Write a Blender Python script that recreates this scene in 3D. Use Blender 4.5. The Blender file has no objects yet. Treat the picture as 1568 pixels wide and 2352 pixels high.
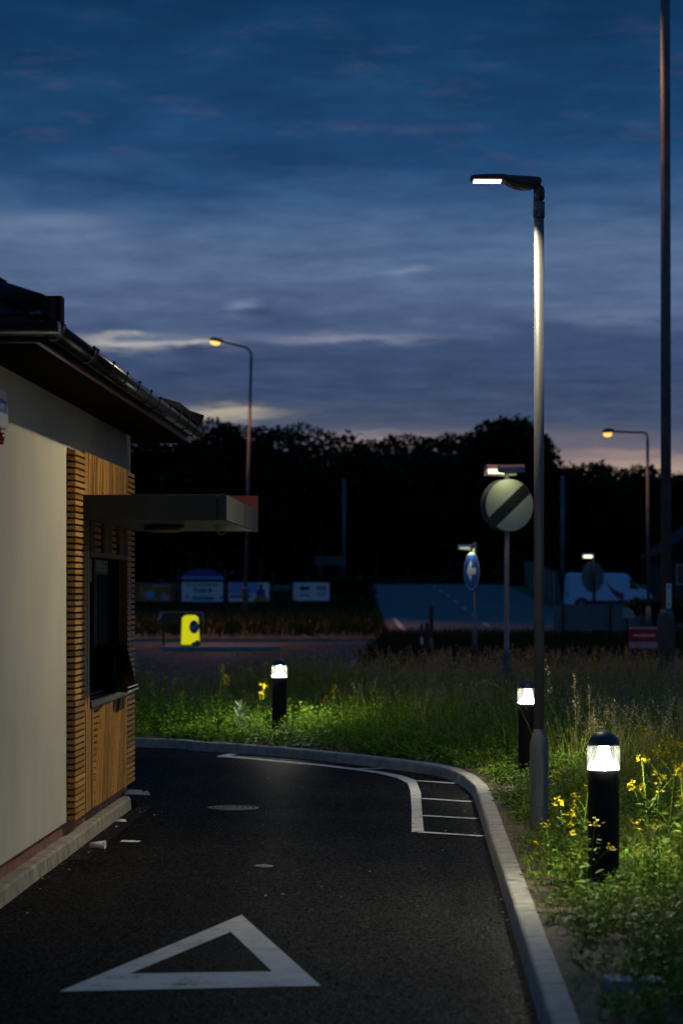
import bpy, bmesh, math, random
import numpy as np
from mathutils import Vector, Matrix
random.seed(7); rng = np.random.default_rng(11)
scene = bpy.context.scene
COL = scene.collection
PI = math.pi
F, CX, HZ, CAMH = 5553.0, 784.0, 1360.0, 1.8      # photo measurements: focal length, centre column, horizon row, eye height

# ------------------------------------------------------------------ measuring helpers
def gp(px, py, z=0.0):
    D = (CAMH - z) * F / (py - HZ)
    return Vector(((px - CX) / F * D, D, z))
def at(px, py, D):
    return Vector(((px - CX) / F * D, D, CAMH + (HZ - py) / F * D))
def smooth(a, b, x):
    t = min(1.0, max(0.0, (x - a) / (b - a))); return t * t * (3 - 2 * t)
def terrain(x, y):
    z = 0.0
    if y > 84: z = 2.3 * (0.55 * smooth(84, 152, y) + 0.45 * min(1, (y - 84) / 68.0))
    if y > 160: z -= 0.9 * smooth(160, 190, y)
    if y > 204: z += 6.0 * smooth(204, 236, y)  # added rise behind the trees, blocks bright horizon sky in the leaf gaps
    return z
def B(s, t, z):                                   # along the wall, out of the wall, up
    return Vector((-2.43 + 0.0308 * s + t, s - 0.0308 * t, z))

# ------------------------------------------------------------------ object helpers
ORG = {}
def tag(o, label=None, cat=None, group=None, kind=None):
    if label: o['label'] = label
    if cat: o['category'] = cat
    if group: o['group'] = group
    if kind: o['kind'] = kind
    return o
def thing(name, loc, label, cat, group=None):
    o = bpy.data.objects.new(name, None); COL.objects.link(o)
    o.location = loc; o.empty_display_size = 0.2
    ORG[o.name] = Vector(loc)
    return tag(o, label, cat, group)
class MB:
    def __init__(s): s.v = []; s.f = []; s.m = []; s.sm = []
    def add(s, vs, fs, mi=0, sm=False):
        k = len(s.v); s.v += [tuple(p) for p in vs]
        s.f += [tuple(i + k for i in f) for f in fs]; s.m += [mi] * len(fs); s.sm += [sm] * len(fs)
    def hexa(s, P, mi=0):                         # eight corners: bottom ring then top ring
        s.add(P, [(3, 2, 1, 0), (4, 5, 6, 7), (0, 1, 5, 4), (1, 2, 6, 5), (2, 3, 7, 6), (3, 0, 4, 7)], mi)
    def box(s, a, b, mi=0, fn=None):
        (x0, y0, z0), (x1, y1, z1) = a, b
        P = [(x0, y0, z0), (x1, y0, z0), (x1, y1, z0), (x0, y1, z0), (x0, y0, z1), (x1, y0, z1), (x1, y1, z1), (x0, y1, z1)]
        if fn: P = [fn(*p) for p in P]
        s.hexa(P, mi)
    def wbox(s, s0, s1, t0, t1, z0, z1, mi=0):    # box in wall coordinates
        P = [B(s0, t0, z0), B(s0, t1, z0), B(s1, t1, z0), B(s1, t0, z0), B(s0, t0, z1), B(s0, t1, z1), B(s1, t1, z1), B(s1, t0, z1)]
        s.hexa(P, mi)
    def tube(s, pts, rad, n=12, mi=0, caps=True, sm=True):
        pts = [Vector(p) for p in pts]
        if not hasattr(rad, '__len__'): rad = [rad] * len(pts)
        vs = []; ref = None
        for i, p in enumerate(pts):
            d = (pts[min(i + 1, len(pts) - 1)] - pts[max(i - 1, 0)]).normalized()
            if ref is None: ref = Vector((1, 0, 0)) if abs(d.x) < 0.8 else Vector((0, 1, 0))
            a = (ref - d * ref.dot(d)).normalized(); ref = a; b = d.cross(a)
            for k in range(n):
                w = 2 * PI * k / n; vs.append(p + (a * math.cos(w) + b * math.sin(w)) * rad[i])
        fs = [(i * n + k, i * n + (k + 1) % n, (i + 1) * n + (k + 1) % n, (i + 1) * n + k) for i in range(len(pts) - 1) for k in range(n)]
        s.add(vs, fs, mi, sm)
        if caps:
            m = len(pts) - 1
            s.add(vs[:n], [tuple(range(n))[::-1]], mi); s.add(vs[m * n:], [tuple(range(n))], mi)
    def lathe(s, prof, c, n=32, mi=0, sm=True, close=False):
        c = Vector(c); vs = []
        for r, z in prof:
            for k in range(n):
                w = 2 * PI * k / n; vs.append(c + Vector((r * math.cos(w), r * math.sin(w), z)))
        m = len(prof)
        fs = [(i * n + k, i * n + (k + 1) % n, (i + 1) * n + (k + 1) % n, (i + 1) * n + k) for i in range(m - 1) for k in range(n)]
        s.add(vs, fs, mi, sm)
        if close:
            s.add(vs[:n], [tuple(range(n))[::-1]], mi); s.add(vs[(m - 1) * n:], [tuple(range(n))], mi)
    def prism(s, outline, o, ax, ay, an, depth, mi=0):   # 2D outline in plane (o, ax, ay) thickened along an
        o, ax, ay, an = Vector(o), Vector(ax), Vector(ay), Vector(an)
        n = len(outline)
        f = [o + ax * u + ay * v for u, v in outline]; bk = [p + an * depth for p in f]
        s.add(f + bk, [tuple(range(n))[::-1], tuple(range(n, 2 * n))] + [(i, (i + 1) % n, n + (i + 1) % n, n + i) for i in range(n)], mi)
    def build(s, name, mats, parent=None, bevel=0, auto=False):
        if not isinstance(mats, (list, tuple)): mats = [mats]
        org = ORG[parent.name] if parent else Vector((0, 0, 0))
        me = bpy.data.meshes.new(name)
        me.from_pydata([tuple(Vector(p) - org) for p in s.v], [], s.f)
        for m in mats: me.materials.append(m)
        me.polygons.foreach_set('material_index', s.m)
        me.polygons.foreach_set('use_smooth', s.sm)
        bm = bmesh.new(); bm.from_mesh(me)
        bmesh.ops.remove_doubles(bm, verts=bm.verts, dist=0.00002)
        bmesh.ops.recalc_face_normals(bm, faces=bm.faces); bm.to_mesh(me); bm.free()
        o = bpy.data.objects.new(name, me); COL.objects.link(o)
        if parent: o.parent = parent
        ORG[o.name] = org
        if bevel:
            b = o.modifiers.new('bevel', 'BEVEL'); b.width = bevel; b.segments = 2; b.limit_method = 'ANGLE'
        return o
def place(o):                                      # a top-level mesh built in world coordinates: put its origin at its base
    me = o.data; n = len(me.vertices); a = np.empty(n * 3, np.float32); me.vertices.foreach_get('co', a); a = a.reshape(-1, 3)
    c = np.array([(a[:, 0].min() + a[:, 0].max()) / 2, (a[:, 1].min() + a[:, 1].max()) / 2, a[:, 2].min()], np.float32)
    me.vertices.foreach_set('co', (a - c).ravel()); o.location = [float(q) for q in c]; return o
def quads(name, V, mats, parent=None, mi=None, tri=False):
    k = 3 if tri else 4
    V = np.asarray(V, np.float32).reshape(-1, 3)
    if parent: V = V - np.array(ORG[parent.name], np.float32)
    n = len(V) // k
    me = bpy.data.meshes.new(name)
    me.vertices.add(len(V)); me.vertices.foreach_set('co', V.ravel())
    me.loops.add(n * k); me.loops.foreach_set('vertex_index', np.arange(n * k, dtype=np.int32))
    me.polygons.add(n); me.polygons.foreach_set('loop_start', np.arange(0, n * k, k, dtype=np.int32))
    if not isinstance(mats, (list, tuple)): mats = [mats]
    for m in mats: me.materials.append(m)
    if mi is not None: me.polygons.foreach_set('material_index', np.asarray(mi, np.int32))
    me.update(calc_edges=True); me.validate()
    o = bpy.data.objects.new(name, me); COL.objects.link(o)
    if parent: o.parent = parent
    ORG[o.name] = ORG[parent.name] if parent else Vector((0, 0, 0))
    return o
def copy_tree(o, loc=None, parent=None, rz=None, sc=None):
    c = o.copy(); COL.objects.link(c); c.parent = parent
    if loc is not None: c.location = loc
    if rz is not None: c.rotation_euler = (0, 0, rz)
    if sc is not None: c.scale = sc if hasattr(sc, '__len__') else (sc, sc, sc)
    for ch in list(o.children): copy_tree(ch, None, c)
    return c

# ------------------------------------------------------------------ materials
def S(r, g, b):
    return tuple(((c / 255) / 12.92 if c / 255 <= 0.04045 else ((c / 255 + 0.055) / 1.055) ** 2.4) for c in (r, g, b)) + (1,)
class NT:
    def __init__(s, tree): s.t = tree; s.n = tree.nodes; s.l = tree.links
    def add(s, t, **k):
        n = s.n.new(t)
        for a, v in k.items(): setattr(n, a, v)
        return n
    def link(s, a, b): s.l.new(a, b)
    def math(s, op, a, b=None, c=None, clamp=False):
        n = s.n.new('ShaderNodeMath'); n.operation = op; n.use_clamp = clamp
        for i, v in enumerate((a, b, c)):
            if v is None: continue
            if isinstance(v, (int, float)): n.inputs[i].default_value = v
            else: s.l.new(v, n.inputs[i])
        return n.outputs[0]
    def mix(s, f, a, b, bt='MIX'):
        n = s.n.new('ShaderNodeMix'); n.data_type = 'RGBA'; n.blend_type = bt
        for i, v in ((0, f), (6, a), (7, b)):
            if isinstance(v, (int, float)): n.inputs[i].default_value = v
            elif isinstance(v, tuple): n.inputs[i].default_value = v
            else: s.l.new(v, n.inputs[i])
        return n.outputs[2]
    def noise(s, vec, scale, detail=5, rough=0.55):
        n = s.n.new('ShaderNodeTexNoise'); n.inputs['Scale'].default_value = scale
        n.inputs['Detail'].default_value = detail; n.inputs['Roughness'].default_value = rough
        if vec is not None: s.l.new(vec, n.inputs['Vector'])
        return n.outputs[0]
    def ramp(s, fac, stops, interp='LINEAR'):
        n = s.n.new('ShaderNodeValToRGB'); n.color_ramp.interpolation = interp
        e = n.color_ramp.elements
        while len(e) < len(stops): e.new(0.5)
        for i, (p, c) in enumerate(stops): e[i].position = p; e[i].color = c
        s.l.new(fac, n.inputs[0]); return n.outputs[0]
def base_mat(name):
    m = bpy.data.materials.new(name); m.use_nodes = True
    t = NT(m.node_tree); p = m.node_tree.nodes['Principled BSDF']
    return m, t, p
def mat(name, c, rough=0.6, metal=0.0, var=0.25, scale=6.0, stretch=(1, 1, 1), bump=0.0, bscale=60.0, island=0.0, spec=0.5, c2=None):
    m, t, p = base_mat(name)
    p.inputs['Roughness'].default_value = rough; p.inputs['Metallic'].default_value = metal
    p.inputs['Specular IOR Level'].default_value = spec
    tc = t.add('ShaderNodeTexCoord'); mp = t.add('ShaderNodeMapping'); mp.inputs['Scale'].default_value = stretch
    t.link(tc.outputs['Object'], mp.inputs[0])
    nz = t.noise(mp.outputs[0], scale, 6)
    c = tuple(c) if len(c) == 4 else tuple(c) + (1,)
    d = tuple(max(0, x * (1 - var)) for x in c[:3]) + (1,); e = tuple(min(1, x * (1 + var)) for x in c[:3]) + (1,)
    if c2: e = tuple(c2[:3]) + (1,)
    col = t.ramp(nz, [(0.3, d), (0.7, e)])
    if island:
        g = t.add('ShaderNodeNewGeometry')
        f = t.math('MULTIPLY_ADD', g.outputs['Random Per Island'], 2 * island, 1 - island)
        cb = t.add('ShaderNodeCombineColor'); [t.link(f, cb.inputs[i]) for i in range(3)]
        col = t.mix(1.0, col, cb.outputs[0], 'MULTIPLY')
    t.link(col, p.inputs['Base Color'])
    if bump:
        nb = t.noise(mp.outputs[0], bscale, 4, 0.6)
        b = t.add('ShaderNodeBump'); b.inputs['Strength'].default_value = bump; b.inputs['Distance'].default_value = 0.02
        t.link(nb, b.inputs['Height']); t.link(b.outputs[0], p.inputs['Normal'])
    return m
def emit(name, c, strength):
    m, t, p = base_mat(name)
    p.inputs['Base Color'].default_value = tuple(c[:3]) + (1,)
    p.inputs['Emission Color'].default_value = tuple(c[:3]) + (1,)
    p.inputs['Emission Strength'].default_value = strength
    return m
def leaf_mat(name, ca, cb, rough=0.55, trans=0.25):
    m, t, p = base_mat(name)
    g = t.add('ShaderNodeNewGeometry')
    tc = t.add('ShaderNodeTexCoord'); nz = t.noise(tc.outputs['Object'], 1.3, 3)
    f = t.math('ADD', t.math('MULTIPLY', g.outputs['Random Per Island'], 0.65), t.math('MULTIPLY', nz, 0.35))
    col = t.ramp(f, [(0.15, tuple(ca) + (1,)), (0.8, tuple(cb) + (1,))])
    t.link(col, p.inputs['Base Color']); p.inputs['Roughness'].default_value = rough
    p.inputs['Specular IOR Level'].default_value = 0.02
    tr = t.add('ShaderNodeBsdfTranslucent'); t.link(col, tr.inputs[0])
    mx = t.add('ShaderNodeMixShader'); mx.inputs[0].default_value = trans
    t.link(p.outputs[0], mx.inputs[1]); t.link(tr.outputs[0], mx.inputs[2])
    t.link(mx.outputs[0], m.node_tree.nodes['Material Output'].inputs[0])
    return m
def glass_mat(name, tint=(1, 1, 1), rough=0.03, base=0.06, frost=0):
    m, t, p = base_mat(name)
    fr = t.add('ShaderNodeFresnel'); fr.inputs[0].default_value = 1.45
    tr = t.add('ShaderNodeBsdfTransparent'); tr.inputs[0].default_value = tuple(tint) + (1,)
    gl = t.add('ShaderNodeBsdfGlossy'); gl.inputs['Roughness'].default_value = rough
    mx = t.add('ShaderNodeMixShader')
    t.link(t.math('ADD', fr.outputs[0], base, clamp=True), mx.inputs[0]); t.link(tr.outputs[0], mx.inputs[1]); t.link(gl.outputs[0], mx.inputs[2])
    out = mx.outputs[0]
    if frost:
        tl = t.add('ShaderNodeBsdfTranslucent'); tl.inputs[0].default_value = (0.85, 0.9, 0.9, 1); m2 = t.add('ShaderNodeMixShader'); m2.inputs[0].default_value = frost
        t.link(out, m2.inputs[1]); t.link(tl.outputs[0], m2.inputs[2]); out = m2.outputs[0]
    t.link(out, m.node_tree.nodes['Material Output'].inputs[0])
    return m
def asphalt_mat(name, c, rough=0.45, gloss=0.02, stone=75.0, bump=0.5):
    m, t, p = base_mat(name)
    tc = t.add('ShaderNodeTexCoord'); v = tc.outputs['Object']
    vo = t.add('ShaderNodeTexVoronoi'); vo.inputs['Scale'].default_value = stone; t.link(v, vo.inputs['Vector'])
    sep = t.add('ShaderNodeSeparateColor'); t.link(vo.outputs['Color'], sep.inputs[0])
    big = t.noise(v, 0.8, 5); mid = t.noise(v, 9, 6, 0.65); fine_n = t.noise(v, 45, 4, 0.75)
    mps = t.add('ShaderNodeMapping'); mps.inputs['Scale'].default_value = (3.2, 0.22, 1); t.link(v, mps.inputs[0])
    track = t.noise(mps.outputs[0], 1.0, 4)                       # faint tyre-worn lanes along the drive
    col = t.ramp(sep.outputs[0], [(0.0, (c * 0.3, c * 0.3, c * 0.3, 1)), (0.55, (c, c, c * 0.97, 1)), (0.85, (c * 1.9, c * 1.85, c * 1.75, 1)), (0.98, (c * 5, c * 4.9, c * 4.5, 1))])
    patch = t.ramp(t.math('ADD', t.math('ADD', t.math('MULTIPLY', big, 0.35), t.math('MULTIPLY', mid, 0.3)), t.math('MULTIPLY', track, 0.35)), [(0.40, (0.3, 0.3, 0.31, 1)), (0.5, (0.9, 0.9, 0.9, 1)), (0.61, (1.9, 1.85, 1.75, 1))])
    col = t.mix(1.0, col, patch, 'MULTIPLY')
    h = t.math('ADD', t.math('MULTIPLY', vo.outputs['Distance'], 1.2), t.math('ADD', fine_n, t.math('MULTIPLY', sep.outputs[1], 0.8)))
    b = t.add('ShaderNodeBump'); b.inputs['Strength'].default_value = bump; b.inputs['Distance'].default_value = 0.008
    t.link(h, b.inputs['Height'])
    df = t.add('ShaderNodeBsdfDiffuse'); df.inputs['Roughness'].default_value = 0.6; t.link(col, df.inputs[0]); t.link(b.outputs[0], df.inputs['Normal'])
    gl = t.add('ShaderNodeBsdfGlossy'); gl.inputs['Roughness'].default_value = rough; t.link(b.outputs[0], gl.inputs['Normal'])
    mx = t.add('ShaderNodeMixShader'); t.link(t.math('MULTIPLY', t.ramp(sep.outputs[2], [(0.2, (0.3, 0.3, 0.3, 1)), (0.9, (1.6, 1.6, 1.6, 1))]), gloss), mx.inputs[0])
    t.link(df.outputs[0], mx.inputs[1]); t.link(gl.outputs[0], mx.inputs[2])
    t.link(mx.outputs[0], m.node_tree.nodes['Material Output'].inputs[0])
    return m
def paint_mat(name, c):                            # worn thermoplastic road paint
    m, t, p = base_mat(name)
    tc = t.add('ShaderNodeTexCoord'); v = tc.outputs['Object']
    n1 = t.noise(v, 5, 6, 0.65); n2 = t.noise(v, 60, 3, 0.7)
    col = t.ramp(n1, [(0.3, tuple(x * 0.72 for x in c) + (1,)), (0.65, tuple(c) + (1,))])
    wear = t.ramp(t.math('ADD', t.math('MULTIPLY', n1, 0.5), t.math('MULTIPLY', n2, 0.5)), [(0.385, (1, 1, 1, 1)), (0.43, (0, 0, 0, 1))])
    col = t.mix(wear, col, (0.03, 0.03, 0.032, 1))
    t.link(col, p.inputs['Base Color']); p.inputs['Roughness'].default_value = 0.7
    b = t.add('ShaderNodeBump'); b.inputs['Strength'].default_value = 0.3; b.inputs['Distance'].default_value = 0.004
    t.link(n2, b.inputs['Height']); t.link(b.outputs[0], p.inputs['Normal'])
    return m
def wood_mat(name, c, grain):
    m, t, p = base_mat(name)
    tc = t.add('ShaderNodeTexCoord'); mp = t.add('ShaderNodeMapping'); mp.inputs['Scale'].default_value = grain
    t.link(tc.outputs['Object'], mp.inputs[0])
    g = t.add('ShaderNodeNewGeometry')
    off = t.add('ShaderNodeVectorMath', operation='ADD'); t.link(mp.outputs[0], off.inputs[0])
    cmb = t.add('ShaderNodeCombineXYZ'); [t.link(t.math('MULTIPLY', g.outputs['Random Per Island'], 37.0), cmb.inputs[i]) for i in range(3)]
    t.link(cmb.outputs[0], off.inputs[1])
    n = t.noise(off.outputs[0], 1.0, 6, 0.65)
    col = t.ramp(n, [(0.28, tuple(x * 0.45 for x in c) + (1,)), (0.5, tuple(c) + (1,)), (0.75, (c[0] * 1.35, c[1] * 1.3, c[2] * 1.2, 1))])
    f = t.ramp(g.outputs['Random Per Island'], [(0, (0.62, 0.58, 0.52, 1)), (0.5, (0.95, 0.95, 0.95, 1)), (1, (1.25, 1.2, 1.1, 1))])
    t.link(t.mix(1.0, col, f, 'MULTIPLY'), p.inputs['Base Color'])
    p.inputs['Roughness'].default_value = 0.6; p.inputs['Specular IOR Level'].default_value = 0.3
    return m

M = {}
M['asphalt'] = asphalt_mat('drive_asphalt', 0.0045, 0.40, 0.034)
M['road'] = asphalt_mat('road_asphalt', 0.045, 0.5, 0.06, 20.0, 0.3)
M['hill_road'] = mat('hill_road_asphalt', (0.075, 0.078, 0.080), 0.7, var=0.10, scale=0.35, stretch=(1, 0.3, 1), spec=0.35)
M['paint'] = paint_mat('white_road_paint', (0.50, 0.475, 0.42))
M['concrete'] = mat('kerb_concrete', (0.27, 0.248, 0.205), 0.85, var=0.28, scale=9, bump=0.25, bscale=120, island=0.05)
M['plinth_concrete'] = mat('plinth_concrete', (0.25, 0.215, 0.155), 0.9, var=0.35, scale=7, bump=0.3, bscale=90, island=0.05)
M['render'] = mat('cream_render', (0.50, 0.458, 0.345), 0.9, var=0.09, scale=1.8, stretch=(1, 1, 0.7), bump=0.12, bscale=160)
M['brick'] = mat('brick_plinth', (0.20, 0.085, 0.05), 0.85, var=0.5, scale=14, bump=0.3)
M['soffit'] = mat('soffit_board', (0.022, 0.020, 0.015), 0.8, var=0.1, scale=2, spec=0.0)
M['black_plastic'] = mat('black_gutter_plastic', (0.010, 0.010, 0.011), 0.3, var=0.3, scale=8, spec=0.35)
M['roof'] = mat('dark_roof_tile', (0.014, 0.013, 0.014), 0.8, spec=0.15, var=0.5, scale=9, bump=0.4, bscale=20)
M['lead'] = mat('hip_mortar', (0.13, 0.125, 0.12), 0.75, var=0.7, scale=12, bump=0.6, bscale=18)
M['wood_h'] = wood_mat('larch_slat', (0.37, 0.190, 0.040), (14, 2.0, 60))
M['wood_v'] = wood_mat('larch_board', (0.38, 0.195, 0.042), (60, 60, 2.5))
M['dark_void'] = mat('dark_backing', (0.012, 0.011, 0.010), 0.9)
M['anthracite'] = mat('anthracite_cladding', (0.034, 0.040, 0.036), 0.5, spec=0.2, var=0.12, scale=3, stretch=(1, 1, 0.3))
M['canopy_end'] = mat('streaked_grey_cladding', (0.042, 0.040, 0.035), 0.6, spec=0.2, var=0.6, scale=10, stretch=(1, 1.2, 0.12))
M['canopy_plank'] = mat('canopy_plank', (0.10, 0.097, 0.075), 0.3, var=0.12, scale=3)
M['red'] = mat('red_panel', (0.13, 0.022, 0.016), 0.5, var=0.1)
M['dark_red'] = mat('dark_red_panel', (0.007, 0.002, 0.003), 0.7, var=0.1, spec=0.2)
M['bronze'] = mat('bronze_metal', (0.012, 0.0075, 0.002), 0.5, 0.0, var=0.15, scale=3, spec=0.0)
M['steel'] = mat('brushed_steel', (0.42, 0.42, 0.40), 0.28, 0.9, var=0.1, scale=20, stretch=(1, 8, 1))
M['dark_steel'] = mat('dark_steel', (0.016, 0.0165, 0.016), 0.4, 0.1, var=0.15)
M['frame'] = mat('black_window_frame', (0.006, 0.006, 0.006), 0.6, spec=0.15)
M['matt_black'] = mat('matt_black_leaf', (0.004, 0.004, 0.004), 0.8, spec=0.08)
M['blind'] = mat('grey_blind', (0.17, 0.18, 0.18), 0.7, var=0.1)
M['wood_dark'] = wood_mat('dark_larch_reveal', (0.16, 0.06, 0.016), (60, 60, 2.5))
M['glass'] = glass_mat('window_glass', (0.75, 0.8, 0.8))
M['lens'] = glass_mat('clear_lens', (0.96, 0.98, 0.98), 0.08, 0.02, 0.004)
M['galv'] = mat('galvanised_steel', (0.15, 0.153, 0.152), 0.5, 0.25, var=0.22, scale=5, stretch=(3, 3, 0.5), bump=0.06, bscale=60)
M['galv_dull'] = mat('dull_galvanised_steel', (0.13, 0.132, 0.13), 0.6, 0.2, var=0.35, scale=7, stretch=(1, 1, 0.5), bump=0.1, bscale=40)
M['bollard'] = mat('black_bollard_paint', (0.004, 0.004, 0.005), 0.6, var=0.2, spec=0.2)
M['head'] = mat('dark_lamp_housing', (0.035, 0.036, 0.038), 0.4, var=0.15)
M['led'] = emit('led_panel_light', (1.0, 0.95, 0.86), 2.2)
M['cone'] = emit('bollard_lamp_light', (1.0, 0.97, 0.86), 120.0)
M['amber'] = emit('amber_lamp_light', (1.0, 0.50, 0.10), 16.0)
M['amber_core'] = emit('amber_lamp_core', (1.0, 0.47, 0.11), 2.3)
M['sign_lamp'] = emit('sign_lamp_light', (0.90, 1.0, 0.55), 3.0)
M['sign_lamp_dim'] = emit('sign_lamp_dim_light', (0.85, 1.0, 0.55), 0.45)
M['white'] = mat('white_sign_face', (0.74, 0.74, 0.72), 0.5, var=0.04)
M['sign_cream'] = mat('aged_white_sign_face', (0.42, 0.385, 0.32), 0.5, var=0.06)
M['black'] = mat('black_sign_film', (0.015, 0.015, 0.014), 0.5)
M['grey_back'] = mat('grey_sign_back', (0.16, 0.155, 0.15), 0.6, var=0.15)
M['blue'] = mat('blue_sign_face', (0.012, 0.07, 0.42), 0.45, var=0.05)
M['navy'] = mat('navy_board_paint', (0.02, 0.06, 0.22), 0.55, var=0.1)
M['pale_blue'] = mat('pale_blue_print', (0.20, 0.36, 0.62), 0.55, var=0.08)
M['green_ink'] = mat('green_lettering', (0.02, 0.10, 0.04), 0.6)
M['red_ink'] = mat('red_lettering', (0.42, 0.03, 0.06), 0.6)
M['skin'] = mat('printed_skin_tone', (0.22, 0.11, 0.07), 0.6)
M['dull_red'] = mat('faded_red_print', (0.36, 0.07, 0.04), 0.6, var=0.35, scale=2)
M['ochre'] = mat('ochre_print', (0.42, 0.18, 0.03), 0.6, var=0.4, scale=3)
M['brown_sign'] = mat('brown_tourist_sign', (0.12, 0.035, 0.02), 0.5)
M['pink_white'] = mat('pinkish_white_print', (0.55, 0.42, 0.40), 0.6)
M['burgundy'] = mat('burgundy_board', (0.12, 0.006, 0.02), 0.5)
M['lilac'] = mat('pale_lilac_board', (0.22, 0.21, 0.30), 0.5)
M['dark_green'] = mat('dark_green_sign', (0.01, 0.06, 0.06), 0.5)
M['yellow_lit'] = emit('lit_yellow_plastic', (0.75, 0.70, 0.005), 0.75)
M['van'] = mat('sky_tinted_van_paint', (0.42, 0.66, 0.86), 0.3, var=0.03)  # white paint with the blue dusk skylight mixed into its colour
M['tyre'] = mat('tyre_rubber', (0.012, 0.012, 0.012), 0.8)
M['dark_glass'] = mat('dark_vehicle_glass', (0.01, 0.012, 0.014), 0.08)
M['soil'] = mat('dry_soil', (0.085, 0.058, 0.032), 0.95, var=0.6, scale=7, bump=0.9, bscale=35)
M['verge'] = mat('verge_turf', (0.035, 0.038, 0.012), 0.95, var=0.5, scale=3, bump=0.7, bscale=12)
M['ground'] = mat('dark_field', (0.030, 0.034, 0.014), 0.95, var=0.4, scale=0.4)
M['bark'] = mat('bark', (0.045, 0.033, 0.022), 0.9, var=0.4, bump=0.4)
M['post_wood'] = mat('weathered_post', (0.05, 0.04, 0.032), 0.85, var=0.4)
M['pinkish'] = mat('faded_pink_housing', (0.42, 0.22, 0.19), 0.5, var=0.12)
M['cream_plastic'] = mat('cream_plastic', (0.42, 0.39, 0.27), 0.4)
M['grey_plastic'] = mat('pale_grey_plastic', (0.58, 0.57, 0.52), 0.4, var=0.04)
M['red_plastic'] = mat('red_strobe_plastic', (0.32, 0.006, 0.006), 0.18)
M['dark_iron'] = mat('dark_iron', (0.008, 0.008, 0.008), 0.9, var=0.4, scale=20, spec=0.1)
M['iron'] = mat('cast_iron', (0.075, 0.075, 0.07), 0.5, 0.2, var=0.5, scale=40, bump=0.5)
M['paper'] = mat('dirty_white_paper', (0.55, 0.53, 0.50), 0.8, var=0.2, scale=25)
M['leaf_weed'] = leaf_mat('weed_leaf', (0.06, 0.13, 0.010), (0.22, 0.36, 0.035))
M['leaf_near'] = leaf_mat('near_weed_leaf', (0.04, 0.09, 0.012), (0.17, 0.26, 0.035))
M['leaf_grey'] = leaf_mat('grey_green_leaf', (0.10, 0.15, 0.075), (0.20, 0.27, 0.15))
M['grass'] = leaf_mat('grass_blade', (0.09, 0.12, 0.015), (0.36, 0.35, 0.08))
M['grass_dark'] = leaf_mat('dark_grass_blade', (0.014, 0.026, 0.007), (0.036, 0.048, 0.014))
M['seed'] = leaf_mat('grass_seed_head', (0.34, 0.23, 0.15), (0.60, 0.44, 0.31), trans=0.3)
M['petal'] = leaf_mat('yellow_petal', (0.40, 0.29, 0.005), (0.60, 0.48, 0.012), trans=0.3)
M['dead_leaf'] = leaf_mat('dead_leaf', (0.08, 0.04, 0.015), (0.28, 0.15, 0.05))
M['tree_leaf'] = leaf_mat('tree_leaf', (0.016, 0.022, 0.010), (0.05, 0.062, 0.024), trans=0.1)
M['hedge_leaf'] = leaf_mat('hedge_leaf', (0.03, 0.035, 0.008), (0.09, 0.09, 0.02), trans=0.15)
M['wall_dark'] = mat('dark_brick_house', (0.05, 0.032, 0.025), 0.85, var=0.4, scale=3)

# ------------------------------------------------------------------ camera
cam_d = bpy.data.cameras.new('camera'); cam = bpy.data.objects.new('camera', cam_d); COL.objects.link(cam)
cam.location = (0, 0, CAMH); cam.rotation_euler = (PI / 2, 0, 0)
cam_d.sensor_fit = 'VERTICAL'; cam_d.sensor_height = 36; cam_d.sensor_width = 24; cam_d.lens = 85
cam_d.shift_y = (HZ - 1176) / 2352; cam_d.clip_end = 3000; cam_d.clip_start = 0.1
cam_d.dof.use_dof = True; cam_d.dof.focus_distance = 19.0; cam_d.dof.aperture_fstop = 2.8
scene.camera = cam

# ------------------------------------------------------------------ sky (dusk, broken cloud)
w = bpy.data.worlds.new('World'); scene.world = w; w.use_nodes = True
t = NT(w.node_tree); bg = w.node_tree.nodes['Background']
tc = t.add('ShaderNodeTexCoord'); sp = t.add('ShaderNodeSeparateXYZ'); t.link(tc.outputs['Generated'], sp.inputs[0])
X, Y, Z = sp.outputs
zc = t.math('MAXIMUM', Z, 0.004)
den = t.math('ADD', zc, 0.055)
pl = t.add('ShaderNodeCombineXYZ'); t.link(t.math('DIVIDE', X, den), pl.inputs[0]); t.link(t.math('DIVIDE', Y, den), pl.inputs[1])
n1 = t.noise(pl.outputs[0], 1.5, 7, 0.6); n2 = t.noise(pl.outputs[0], 4.6, 6, 0.62)
mp = t.add('ShaderNodeMapping'); mp.inputs['Location'].default_value = (7.3, 3.1, 0); t.link(pl.outputs[0], mp.inputs[0])
n3 = t.noise(mp.outputs[0], 6.5, 6, 0.6)
elev = t.math('ADD', zc, t.math('MULTIPLY', t.math('SUBTRACT', n1, 0.5), 0.055))
fac = t.math('MULTIPLY', elev, 2.0, clamp=True)
def st(z, *c): return (z * 2.0, S(*c))
base = t.ramp(fac, [st(0.0, 92, 89, 94), st(0.047, 90, 91, 103), st(0.066, 71, 82, 106), st(0.085, 57, 74, 106), st(0.103, 62, 80, 114),
                    st(0.118, 82, 101, 135), st(0.140, 84, 107, 141), st(0.160, 55, 86, 127), st(0.178, 31, 69, 111), st(0.205, 25, 63, 103), st(0.25, 11, 48, 86), st(0.31, 14, 52, 94), st(0.42, 30, 78, 126)])
bright = t.ramp(n2, [(0.25, (0.72, 0.74, 0.78, 1)), (0.5, (1, 1, 1, 1)), (0.76, (1.36, 1.32, 1.26, 1))])
col = t.mix(1.0, base, bright, 'MULTIPLY')
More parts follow.
